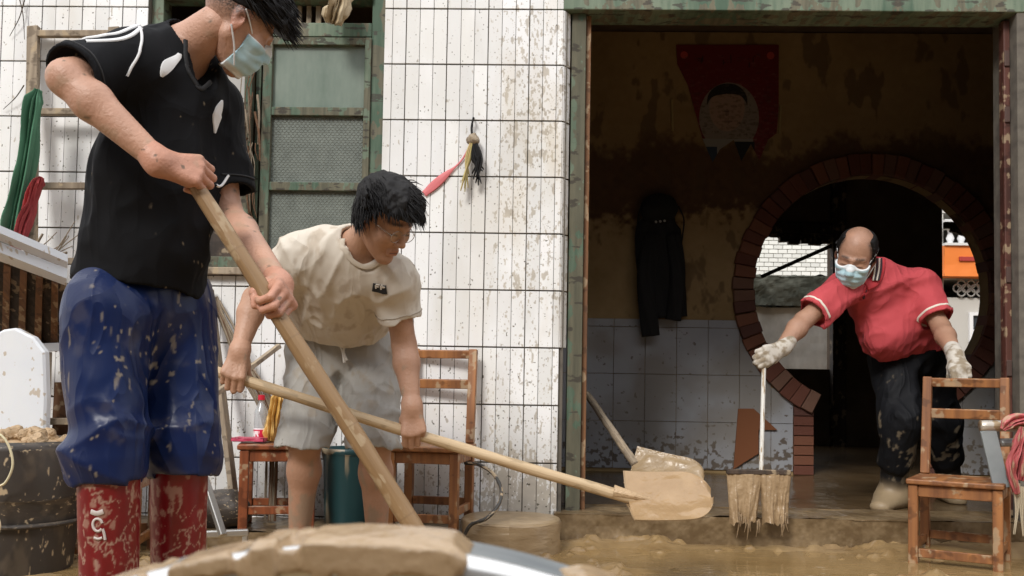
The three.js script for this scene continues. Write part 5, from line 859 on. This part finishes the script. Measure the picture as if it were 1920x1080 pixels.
  const S = (pts, w, n) => mesh('stripe', band(shirtD, pts.map((p) => at(...p)), w, 0.003), white, shirt);
  S([[150, 88, 2.3], [200, 72, 2.33], [240, 55, 2.37], [262, 46, 2.42]], 0.009); S([[160, 98, 2.28], [205, 82, 2.31], [245, 66, 2.35], [264, 58, 2.4]], 0.009);
  S([[262, 48, 2.4], [268, 80, 2.35], [258, 115, 2.33], [236, 142, 2.33]], 0.006); S([[400, 348, 2.58], [420, 346, 2.58], [438, 325, 2.6]], 0.006);
  mesh('patch', band(shirtD, [[302, 144, 2.4], [318, 126, 2.4], [332, 112, 2.41], [346, 92, 2.43]].map((p) => at(...p)), (s) => 0.004 + 0.026 * Math.sin(Math.PI * Math.pow(s, 0.8) * 0.92), 0.003), white, shirt);
  mesh('patch', band(shirtD, [[430, 188, 2.56], [438, 215, 2.55], [440, 248, 2.55]].map((p) => at(...p)), (s) => 0.004 + 0.03 * Math.sin(Math.PI * s), 0.003), white, shirt);
  mesh('collar', band(shirtD, [[352, 70, 2.46], [362, 105, 2.44], [382, 135, 2.44], [402, 158, 2.46], [404, 150, 2.52]].map((p) => at(...p)), 0.011, 0.002), std({ color: rgb(0.008, 0.008, 0.009), roughness: 0.7 }), shirt);
  for (const [a, b, k, rr] of [[J.shR, J.elR, 0.84, 0.08], [J.shL, J.elL, 0.72, 0.08]]) mesh('sleeve_hem', ringBand(shirtD, a, b, k, rr, 0.004), std({ color: rgb(0.012, 0.012, 0.013), roughness: 0.8 }), shirt);
  // trousers
  const pf = new Field(); pf.cone(J.hipR.clone().add(V(-0.02, 0.03, 0)), J.hipL.clone().add(V(0.005, 0.03, 0)), 0.108, 0.106, 0.05).ball(at(255, 520, 2.6), 0.13, 0.06);
  pf.cone(J.hipR.clone().add(V(-0.01, 0, 0)), J.knR, 0.108, 0.098, 0.05); pf.cone(J.hipL, J.knL, 0.104, 0.096, 0.05); pf.cone(J.knR, at(206, 915, 2.45), 0.094, 0.078, 0.04); pf.cone(J.knL, at(338, 900, 2.64), 0.092, 0.078, 0.04);
  const pfold = (x, y, z) => { const w = fbm(x * 3.2, y * 3.2, z * 3.2, 2) * 2.4, low = sst(0.7, 0.5, y), hi = 1 - 0.5 * low; return 0.02 - 0.016 * hi * ridge(x * 6 + w + y * 2.5, y * 1.2, z * 6, 1) - 0.015 * ridge(x * 4 - y * 4 + w, y * 4.5 + w, z * 4, 4) - 0.011 * low * ridge(x * 2.5 + w, y * 10 + x * 5, z * 3, 7) - 0.005 * ridge(x * 14 + w * 2 + y * 6, y * 5 + w, z * 13, 9); };
  const cutP = (x, y, z) => (at(200, 912, 2.45).y + (x > at(272, 800, 2.5).x ? 0.012 : 0)) - y;
  const splat = (x, y, z) => { const px = 960 + 0, k = fbm(x * 75 + 3, y * 55, z * 75, 3), q = sst(0.66, 1.0, y) * sst(1.0, 0.88, y), c0 = at(265, 660, 2.4), near = Math.exp(-(((x - c0.x) / 0.14) ** 2 + ((y - c0.y) / 0.12) ** 2)); const dr = fbm(x * 60 + 30, y * 9, z * 60, 3), lo = fbm(x * 18 + 7, y * 18, z * 18, 4); return Math.max(sst(0.785 - 0.1 * near, 0.81 - 0.1 * near, k), sst(0.76 - 0.07 * near, 0.8 - 0.07 * near, dr) * 0.7, sst(0.6, 0.75, lo) * 0.12); };
  mesh('trousers', clothGeo(pf, [], pfold, [cutP], 0.0058, (x, y, z) => { const n = fbm(x * 9, y * 9, z * 9, 3); let c = mix3([0.004, 0.01, 0.05], [0.007, 0.019, 0.078], n); return mix3(c, [0.26, 0.22, 0.17], splat(x, y, z) * 0.85); }, (x, y, z) => y - at(255, 505, 2.6).y), fabric({ roughness: 0.36, specularIntensity: 0.6, bumpScale: 0.012 }), t).userData.label = 'dark blue waterproof trousers';
  // boots
  for (const [s, px, py, d] of [['R', 204, 905, 2.45], ['L', 336, 890, 2.64]]) {
    const f = new Field(), topP = at(px, py - 25, d), an = J['an' + s]; f.cone(topP, V(an.x, 0.12, an.z), 0.074, 0.068, 0.03); f.cone(V(an.x, 0.06, an.z), V(J['toe' + s].x, 0.05, J['toe' + s].z), 0.058, 0.05, 0.05);
    const b = mesh('boot', netMesh((x, y, z) => Math.max(f.at(x, y, z) + 0.003 * (fbm(x * 20, y * 20, z * 20, 2) - 0.5), 0.0 - y), f.bounds(0.01), 0.0042, (x, y, z) => { const u = fbm(x * 50 + 2, y * 30, z * 50, 4), v = Math.abs(fbm(x * 40 + 9, y * 22 + 4, z * 40, 3) - 0.5), hi = fbm(x * 7, y * 7, z * 7 + (s === 'R' ? 0 : 9), 2); let c = mix3([0.13, 0.004, 0.008], [0.23, 0.008, 0.014], u); c = mix3(c, [0.42, 0.28, 0.21], clamp(sst(0.03, 0.008, v) * sst(0.34, 0.5, hi) + sst(0.62, 0.68, u) * 0.7, 0, 1) * 0.8); return c; }), vmat({ roughness: 0.3 }), t); b.userData.label = 'red rubber boot streaked with mud';
    if (s === 'R') { const fd = (x, y, z) => f.at(x, y, z), W = std({ color: rgb(0.62, 0.56, 0.54), roughness: 0.6 }), A2 = (x, y) => at(x, y, d - 0.08);
      const ring = Array.from({ length: 13 }, (_, i) => A2(173 + 13 * Math.cos(i / 12 * 5.4 + 0.6), 994 + 13 * Math.sin(i / 12 * 5.4 + 0.6))); mesh('logo', band(fd, ring, 0.006, 0.002), W, b); mesh('logo', band(fd, [A2(158, 966), A2(173, 970), A2(190, 967)], 0.012, 0.002), W, b); mesh('logo', band(fd, [A2(186, 1002), A2(190, 1014), A2(192, 1026)], 0.006, 0.002), W, b); mesh('logo', band(fd, [A2(160, 1020), A2(172, 1023), A2(184, 1021)], 0.006, 0.002), W, b); }
  }
}
console.log('man in black ready');
// ============================================================ the man in the cream shirt
{
  const t = thing('person', 'young man in cream T-shirt and grey shorts bending over a shovel', 'person', V(), 0, 'men clearing mud');
  const skin = [0.43, 0.24, 0.155], J = { shR: at(566, 478, 3.38), shL: at(738, 520, 3.39), neck: at(664, 470, 3.36), pelvis: at(636, 640, 3.74), elR: at(478, 560, 3.47), elL: at(758, 648, 3.47), hipR: at(594, 672, 3.72), hipL: at(692, 674, 3.72), knR: at(572, 828, 3.58), knL: at(702, 834, 3.58) };
  J.anR = V(at(562, 950, 3.68).x, 0.11, -3.68); J.anL = V(at(708, 950, 3.68).x, 0.11, -3.68); J.toeR = V(J.anR.x - 0.02, 0.02, J.anR.z + 0.14); J.toeL = V(J.anL.x + 0.03, 0.02, J.anL.z + 0.14);
  const HC = at(720, 412, 3.25), fwd = V(0.7, -0.58, 0.42), up = V(0.42, 0.8, 0.4), HM = headMatrix(HC, fwd, up, 1.0);
  J.skull = V(0, -0.05, -0.03).applyMatrix4(HM);
  const along = (px) => { const s = (px - 398) / (1205 - 398); return lerpV(B_A, B_B, s); };
  const GR_ = along(438), GL = along(772), fr = gripFrame(GR_, B_DIR, J.elR, V(-0.3, 0.3, 1), true, 0.019), fl = gripFrame(GL, B_DIR, J.elL, V(0.5, 0.3, 0.6), false, 0.019);
  J.wrR = fr.W; J.wrL = fl.W;
  const bf = bodyField(J), sc = (x, y, z) => { const n = fbm(x * 22, y * 22, z * 22, 3), k = fbm(x * 30 + 5, y * 16, z * 30, 4), low = sst(0.5, 0.2, y); let c = skin.map((q) => q * (0.88 + 0.24 * n)); return mix3(c, [0.32, 0.235, 0.165], sst(0.66 - 0.22 * low, 0.72 - 0.18 * low, k) * 0.75); };
  const hf = [[fr, J.elR], [fl, J.elL]].map(([q, e]) => handField(q.W, q.X, q.Y, q.Z, GRIP, THUMB_GRIP, 1.04, 0, e));
  const head = netMesh(headD, HBOX, 0.0032, headColor([0.42, 0.235, 0.15], { seed: 7, hair: (x, y, z) => 0 })).applyMatrix4(HM);
  mesh('body', [netMesh((x, y, z) => bf.at(x, y, z), bf.bounds(), 0.009, sc), head, ...hf.map((f) => netMesh((x, y, z) => f.at(x, y, z), f.bounds(0.01), 0.0032, sc))].map(noUv), skinMat, t);
  const keepB = (x, y, z) => { const line = z > 0.03 ? 0.058 : mix(-0.035, 0.05, sst(-0.05, 0.045, z)); return Math.min(0.06, (y - line) * 0.8, Math.abs(x) > 0.076 && Math.abs(y) < 0.035 && z > -0.03 && z < 0.02 ? -0.01 : 1); };
  mesh('hair', hairGeo(HM, 6, (x, y, z) => 0.012 + 0.017 * sst(0.0, 0.09, y) + 0.014 * sst(0.0, 0.09, z), keepB, 0.0024, 3600, 0.05, (o, d) => V(o.x * 3, -0.35 - 0.3 * (o.y < 0.05) + 0.25 * Math.sin(o.x * 60 + o.z * 40), 0.55)), M.hair, t);
  // glasses
  { const gl = mesh('glasses', [-1, 1].flatMap((s) => [new THREE.TorusGeometry(0.0225, 0.0011, 6, 32).scale(1, 0.92, 1).translate(s * 0.03, -0.004, 0.1), loft([V(s * 0.0525, 0.0, 0.1), V(s * 0.07, 0.004, 0.06), V(s * 0.0815, 0.012, -0.005)], () => 0.0011, 8, 6)]).concat([loft([V(-0.0085, 0.002, 0.1), V(0, 0.006, 0.104), V(0.0085, 0.002, 0.1)], () => 0.001, 6, 6)]).map((g) => g.applyMatrix4(HM)), std({ color: rgb(0.45, 0.42, 0.38), metalness: 0.9, roughness: 0.25 }), t);
    for (const s of [-1, 1]) mesh('lens', new THREE.CircleGeometry(0.0222, 28).scale(1, 0.92, 1).translate(s * 0.03, -0.004, 0.1).applyMatrix4(HM), new THREE.MeshPhysicalMaterial({ transmission: 1, thickness: 0, roughness: 0.02, color: rgb(1, 1, 1), side: THREE.DoubleSide }), gl); }
  // shirt
  const sf = new Field(), L = J.shL.clone().sub(J.shR).normalize(), hem = at(630, 612, 3.7);
  sf.cone(at(652, 505, 3.42), at(636, 570, 3.58), 0.125, 0.13, 0.06, L, 1.3); sf.cone(at(636, 570, 3.58), hem, 0.128, 0.128, 0.06, L, 1.28);
  sf.cone(J.neck, J.shR, 0.068, 0.07, 0.06); sf.cone(J.neck, J.shL, 0.066, 0.068, 0.06); const slR = new Field().cone(J.shR, lerpV(J.shR, J.elR, 0.95), 0.073, 0.076), slL = new Field().cone(J.shL, lerpV(J.shL, J.elL, 0.95), 0.068, 0.07);
  const nk = new Field().cone(J.neck.clone().lerp(J.skull, -0.25), J.skull, 0.062, 0.078, 0.01).ball(at(690, 492, 3.26), 0.045, 0.04);
  const cR = plane(lerpV(J.shR, J.elR, 0.66), J.elR.clone().sub(J.shR)), cL = plane(lerpV(J.shL, J.elL, 0.58), J.elL.clone().sub(J.shL)), cH = plane(hem, V(-0.05, -0.85, -0.4));
  const fo = (x, y, z) => { const w = fbm(x * 5, y * 5, z * 5, 2) * 1.4; return 0.007 - 0.014 * ridge(x * 9 + y * 5 + w, y * 3 + w, z * 6, 2) - 0.009 * ridge(x * 15 - y * 8, y * 6 + w, z * 9 + w, 5) - 0.004 * ridge(x * 26, y * 18 + w, z * 20, 8); }, shirtD = clothField(sf, [[slR, cR], [slL, cL]], fo, [cH]);
  const shirt = mesh('shirt', clothGeo(sf, [[slR, cR], [slL, cL]], fo, [cH], 0.0062, (x, y, z) => { const n = fbm(x * 10, y * 10, z * 10, 4), k = fbm(x * 26, y * 14, z * 26, 4); return mix3(mix3([0.5, 0.43, 0.35], [0.66, 0.61, 0.53], n), [0.36, 0.28, 0.2], sst(0.58, 0.7, k) * 0.55); }, (x, y, z) => -nk.at(x, y, z)), fabric({ roughness: 0.9, bumpScale: 0.014 }), t); shirt.userData.label = 'cream T-shirt with a small black chest print';
  mesh('neck_rib', band(shirtD, [[648, 455, 3.3], [650, 475, 3.28], [668, 495, 3.27], [692, 500, 3.27], [712, 488, 3.28], [724, 476, 3.3]].map((p) => at(...p)), 0.016, 0.003), std({ color: rgb(0.55, 0.48, 0.39), roughness: 0.85 }), shirt);
  mesh('chest_print', band(shirtD, [[696, 546, 3.28], [709, 546, 3.28], [722, 546, 3.28]].map((p) => at(...p)), 0.03, 0.004, 12, 0.03), M.black, shirt);
  const W = std({ color: rgb(0.6, 0.55, 0.48), roughness: 0.8 }), lt = (a) => mesh('print_letter', band(shirtD, a.map((p) => at(p[0], p[1], 3.27)), 0.005, 0.0065, 8, 0.03), W, shirt);
  for (const o of [0, 10]) { lt([[702 + o, 541], [701 + o, 546], [700 + o, 552]]); lt([[702 + o, 541], [706 + o, 541], [710 + o, 541]]); lt([[701 + o, 546], [704 + o, 546], [707 + o, 546]]); }
  for (const [a, b, k] of [[J.shR, J.elR, 0.59], [J.shL, J.elL, 0.51]]) mesh('sleeve_hem', ringBand(shirtD, a, b, k, 0.078, 0.003), std({ color: rgb(0.4, 0.34, 0.27), roughness: 0.9 }), shirt);
  // shorts
  const pf = new Field(); pf.cone(J.hipR.clone().add(V(0, 0.02, 0)), J.hipL.clone().add(V(0, 0.02, 0)), 0.112, 0.112, 0.04).cone(J.pelvis, hem, 0.11, 0.112, 0.04, L, 1.3);
  pf.cone(J.hipR, lerpV(J.hipR, J.knR, 1.2), 0.1, 0.092, 0.02); pf.cone(J.hipL, lerpV(J.hipL, J.knL, 1.2), 0.1, 0.092, 0.02);
  const cS = (x, y, z) => at(600, 832, 3.58).y - 0.004 - y, cT = plane(at(634, 606, 3.7), V(0.03, 0.9, 0.3));
  const so = (x, y, z) => { const w = fbm(x * 5, y * 5, z * 5, 2) * 1.4; return 0.008 - 0.014 * ridge(x * 8 - y * 5 + w, y * 4, z * 8, 3) - 0.009 * ridge(x * 12 + y * 9 + w, y * 9 - w, z * 9, 6) - 0.004 * ridge(x * 26, y * 22 + w, z * 22, 8); };
  const shorts = mesh('shorts', clothGeo(pf, [], so, [cS, cT], 0.006, (x, y, z) => { const n = fbm(x * 12, y * 12, z * 12, 4), k = fbm(x * 24, y * 14, z * 24, 4); return mix3(mix3([0.3, 0.285, 0.26], [0.38, 0.365, 0.335], n), [0.3, 0.24, 0.17], sst(0.6, 0.72, k) * 0.5); }), fabric({ roughness: 0.9, bumpScale: 0.014 }), t); shorts.userData.label = 'grey drawstring shorts';
  const dc = std({ color: rgb(0.68, 0.66, 0.62), roughness: 0.8 }); for (const pts of [[[638, 622], [634, 640], [642, 656], [646, 680]], [[640, 622], [646, 642], [644, 660], [650, 676]]]) mesh('drawstring', loft(pts.map((p) => at(p[0], p[1], 3.575)), () => 0.0055, 16, 6), dc, shorts);
}
console.log('man in cream ready');
// ============================================================ the man in red
{
  const t = thing('person', 'balding man in red polo shirt and mask holding a mop indoors', 'person', V(), 0, 'men clearing mud');
  const skin = [0.36, 0.2, 0.13], J = { shR: at(1582, 540, 4.68), shL: at(1722, 536, 4.8), neck: at(1642, 520, 4.76), pelvis: at(1706, 655, 5.0), elR: at(1506, 602, 4.58), elL: at(1765, 615, 4.66), hipR: at(1676, 676, 4.95), hipL: at(1744, 664, 5.06), knR: at(1690, 786, 4.8), knL: at(1764, 790, 5.12) };
  J.anR = V(at(1672, 900, 4.95).x, 0.18, -4.95); J.anL = V(at(1780, 900, 5.3).x, 0.18, -5.3); J.toeR = V(J.anR.x - 0.1, 0.125, J.anR.z + 0.13); J.toeL = V(J.anL.x - 0.05, 0.125, J.anL.z + 0.15);
  const HC = at(1604, 480, 4.6), HM = headMatrix(HC, V(-0.42, -0.54, 0.73), V(0.0, 0.82, 0.52), 1.04); J.skull = V(0, -0.05, -0.03).applyMatrix4(HM);
  const sd = C_BOT.clone().sub(C_TOP).normalize(), GL = at(1801, 702, 4.33), fr = gripFrame(C_TOP, sd, J.elR, V(-0.5, 0.1, 1), true, 0.0095), fl = gripFrame(GL, V(0.85, -0.02, 0.5).normalize(), J.elL, V(0.3, 0.4, 1), false, 0.016);
  J.wrR = fr.W; J.wrL = fl.W;
  const bf = bodyField({ ...J, toeR: null, toeL: null }, { trunk: 0.72 }), sc = (x, y, z) => { const n = fbm(x * 22, y * 22, z * 22, 3); return skin.map((q) => q * (0.86 + 0.28 * n)); };
  const side = (x, y, z) => sst(0.035, 0.058, Math.abs(x) + (z < -0.06 ? 0.03 : 0)) * sst(-0.03, 0.0, y) * sst(0.1, 0.08, y) * sst(0.05, 0.03, z) * 0.95 + 0.25 * sst(0.07, 0.11, y) * sst(0.03, -0.02, z);
  mesh('body', [netMesh((x, y, z) => bf.at(x, y, z), bf.bounds(), 0.01, sc), netMesh(headD, HBOX, 0.0038, headColor(skin, { seed: 9, hair: side })).applyMatrix4(HM)].map(noUv), skinMat, t);
  mesh('hair', hairGeo(HM, 9, (x, y, z) => 0.009, (x, y, z) => Math.min(0.03, (Math.abs(x) + (z < -0.05 ? 0.035 : 0) - 0.052), y + 0.03, 0.095 - y, 0.025 - z, Math.abs(x) > 0.076 && y < 0.035 && z > -0.035 ? -0.01 : 1), 0.003, 260, 0.018, () => V(0, -0.6, -0.3)), M.hair, t);
  addMask(t, HM, 9);
  const gc = (x, y, z) => { const n = fbm(x * 40, y * 40, z * 40, 4); return mix3([0.24, 0.19, 0.13], [0.5, 0.46, 0.4], sst(0.35, 0.6, n)); };
  for (const q of [fr, fl]) { const f = handField(q.W, q.X, q.Y, q.Z, GRIP, THUMB_GRIP, 1.04, 0.0025); const cuff = q.W.clone().addScaledVector(q.Z, -0.03); f.cone(cuff, lerpV(cuff, q === fr ? J.elR : J.elL, 0.2), 0.036, 0.035, 0.02); mesh('glove', netMesh((x, y, z) => f.at(x, y, z) + 0.003 * (fbm(x * 60, y * 60, z * 60, 2) - 0.5), f.bounds(0.01), 0.004, gc), vmat({ roughness: 0.9 }), t).userData.label = 'muddy grey work glove'; }
  // polo shirt
  const sf = new Field(), L = J.shL.clone().sub(J.shR).normalize(), hem = at(1704, 648, 4.96);
  sf.cone(at(1648, 556, 4.8), at(1676, 606, 4.86), 0.112, 0.118, 0.06, L, 1.38); sf.cone(at(1676, 606, 4.86), at(1712, 646, 4.97), 0.118, 0.115, 0.06, L, 1.2); sf.ell(at(1662, 630, 4.8), 0.105, 0.11, 0.11, 0.06);
  sf.cone(J.neck, J.shR, 0.066, 0.066, 0.05); sf.cone(J.neck, J.shL, 0.07, 0.066, 0.05); sf.ball(at(1690, 545, 4.9), 0.085, 0.07); const slR = new Field().cone(J.shR, lerpV(J.shR, J.elR, 0.95), 0.076, 0.07), slL = new Field().cone(J.shL, lerpV(J.shL, J.elL, 0.95), 0.078, 0.072);
  const nk = new Field().cone(J.neck.clone().lerp(J.skull, -0.15), J.skull, 0.064, 0.08, 0.01), cR = plane(lerpV(J.shR, J.elR, 0.76), J.elR.clone().sub(J.shR)), cL = plane(lerpV(J.shL, J.elL, 0.78), J.elL.clone().sub(J.shL)), cH = plane(at(1690, 660, 4.9), V(0.1, -0.85, -0.55));
  const fo = (x, y, z) => { const w = fbm(x * 5, y * 5, z * 5, 2) * 1.4; return 0.008 - 0.016 * ridge(x * 5 - y * 7 + w, y * 5, z * 6, 5) - 0.011 * ridge(x * 8 - y * 13 + w, y * 6 - w, z * 9, 2) - 0.004 * ridge(x * 22, y * 18 + w, z * 20, 8); }, sD = clothField(sf, [[slR, cR], [slL, cL]], fo, [cH]);
  const shirt = mesh('polo_shirt', clothGeo(sf, [[slR, cR], [slL, cL]], fo, [cH], 0.0068, (x, y, z) => { const n = fbm(x * 12, y * 12, z * 12, 3); return mix3([0.4, 0.045, 0.055], [0.5, 0.065, 0.075], n); }, (x, y, z) => -nk.at(x, y, z)), fabric({ roughness: 0.85, bumpScale: 0.014 }), t); shirt.userData.label = 'red polo shirt with striped collar';
  const wt = std({ color: rgb(0.66, 0.6, 0.52), roughness: 0.8 }), dk = std({ color: rgb(0.03, 0.02, 0.03), roughness: 0.8 }), red = std({ color: rgb(0.46, 0.035, 0.045), roughness: 0.8 });
  const col = mesh('collar', [loft([at(1650, 484, 4.68), at(1648, 505, 4.66), at(1640, 526, 4.65), at(1622, 536, 4.63)], () => [0.01, 0.026], 20, 12)], red, shirt);
  for (let i = 0; i < 4; i++) mesh('collar_stripe', loft([at(1641 + i * 4, 484, 4.645), at(1640 + i * 4, 505, 4.635), at(1637 + i * 3.5, 526, 4.63)], () => 0.0042, 10, 6), i % 2 ? dk : wt, shirt);
  mesh('placket', band(sD, [[1628, 536, 4.62], [1630, 552, 4.6], [1632, 572, 4.6]].map((p) => at(...p)), 0.028, 0.003), red, shirt);
  for (const [px, py] of [[1629, 548], [1632, 568]]) { const g = new THREE.SphereGeometry(0.006, 10, 8); const b = band(sD, [at(px, py, 4.6), at(px + 1, py, 4.6), at(px + 2, py, 4.6)], 0.01, 0.006, 4); mesh('button', b, dk, shirt); }
  mesh('sleeve_trim', ringBand(sD, J.shR, J.elR, 0.7, 0.075, 0.01), wt, shirt); mesh('sleeve_trim', ringBand(sD, J.shL, J.elL, 0.71, 0.078, 0.01), wt, shirt);
  // trousers tucked in muddy boots
  const pf = new Field(); pf.cone(J.hipR, J.hipL, 0.11, 0.11, 0.05).cone(J.pelvis, hem, 0.12, 0.12, 0.04, L, 1.25); for (const s of ['R', 'L']) { pf.cone(J['hip' + s], J['kn' + s], 0.105, 0.088, 0.04); pf.cone(J['kn' + s], lerpV(J['kn' + s], J['an' + s], 0.55), 0.086, 0.075, 0.04); }
  const dark = (amt) => (x, y, z) => { const k = fbm(x * 26, y * 15, z * 26, 4), n = fbm(x * 10, y * 10, z * 10, 3), low = sst(0.62, 0.3, y); return mix3(mix3([0.004, 0.0045, 0.006], [0.009, 0.0095, 0.012], n), [0.2, 0.16, 0.11], sst(0.7 - 0.16 * low - amt, 0.75 - 0.16 * low - amt, k) * 0.75); };
  mesh('trousers', clothGeo(pf, [], (x, y, z) => -0.014 * folds(x - y * 0.6, y, z, 8, 6, 8, 2) - 0.008 * folds(x, y, z, 16, 10, 16, 7) + 0.01, [plane(hem, V(0.0, 0.9, 0.3))], 0.0075, dark(0)), fabric({ roughness: 0.7, specularIntensity: 0.4 }), t).userData.label = 'black trousers with mud splashes';
  for (const s of ['R', 'L']) { const f = new Field(), a = J['an' + s]; f.cone(lerpV(J['kn' + s], a, 0.35), a, 0.07, 0.055, 0.03); f.cone(V(a.x, 0.14, a.z), J['toe' + s].clone().setY(0.115), 0.052, 0.03, 0.06, V(0.8, 0, 0.6), 1.5); mesh('boot', netMesh((x, y, z) => Math.max(f.at(x, y, z) - 0.008 * (fbm(x * 16, y * 12, z * 16, 3) - 0.3), FLOOR - y), f.bounds(0.02), 0.006, (x, y, z) => mix3(dark(0.04)(x, y, z), [0.3, 0.22, 0.13], sst(0.28, 0.2, y + 0.05 * fbm(x * 20, y * 20, z * 20, 2)))), vmat({ roughness: 0.55 }), t).userData.label = 'black rubber boot caked with mud'; }
}
console.log('people ready');
renderer.render(scene, camera);
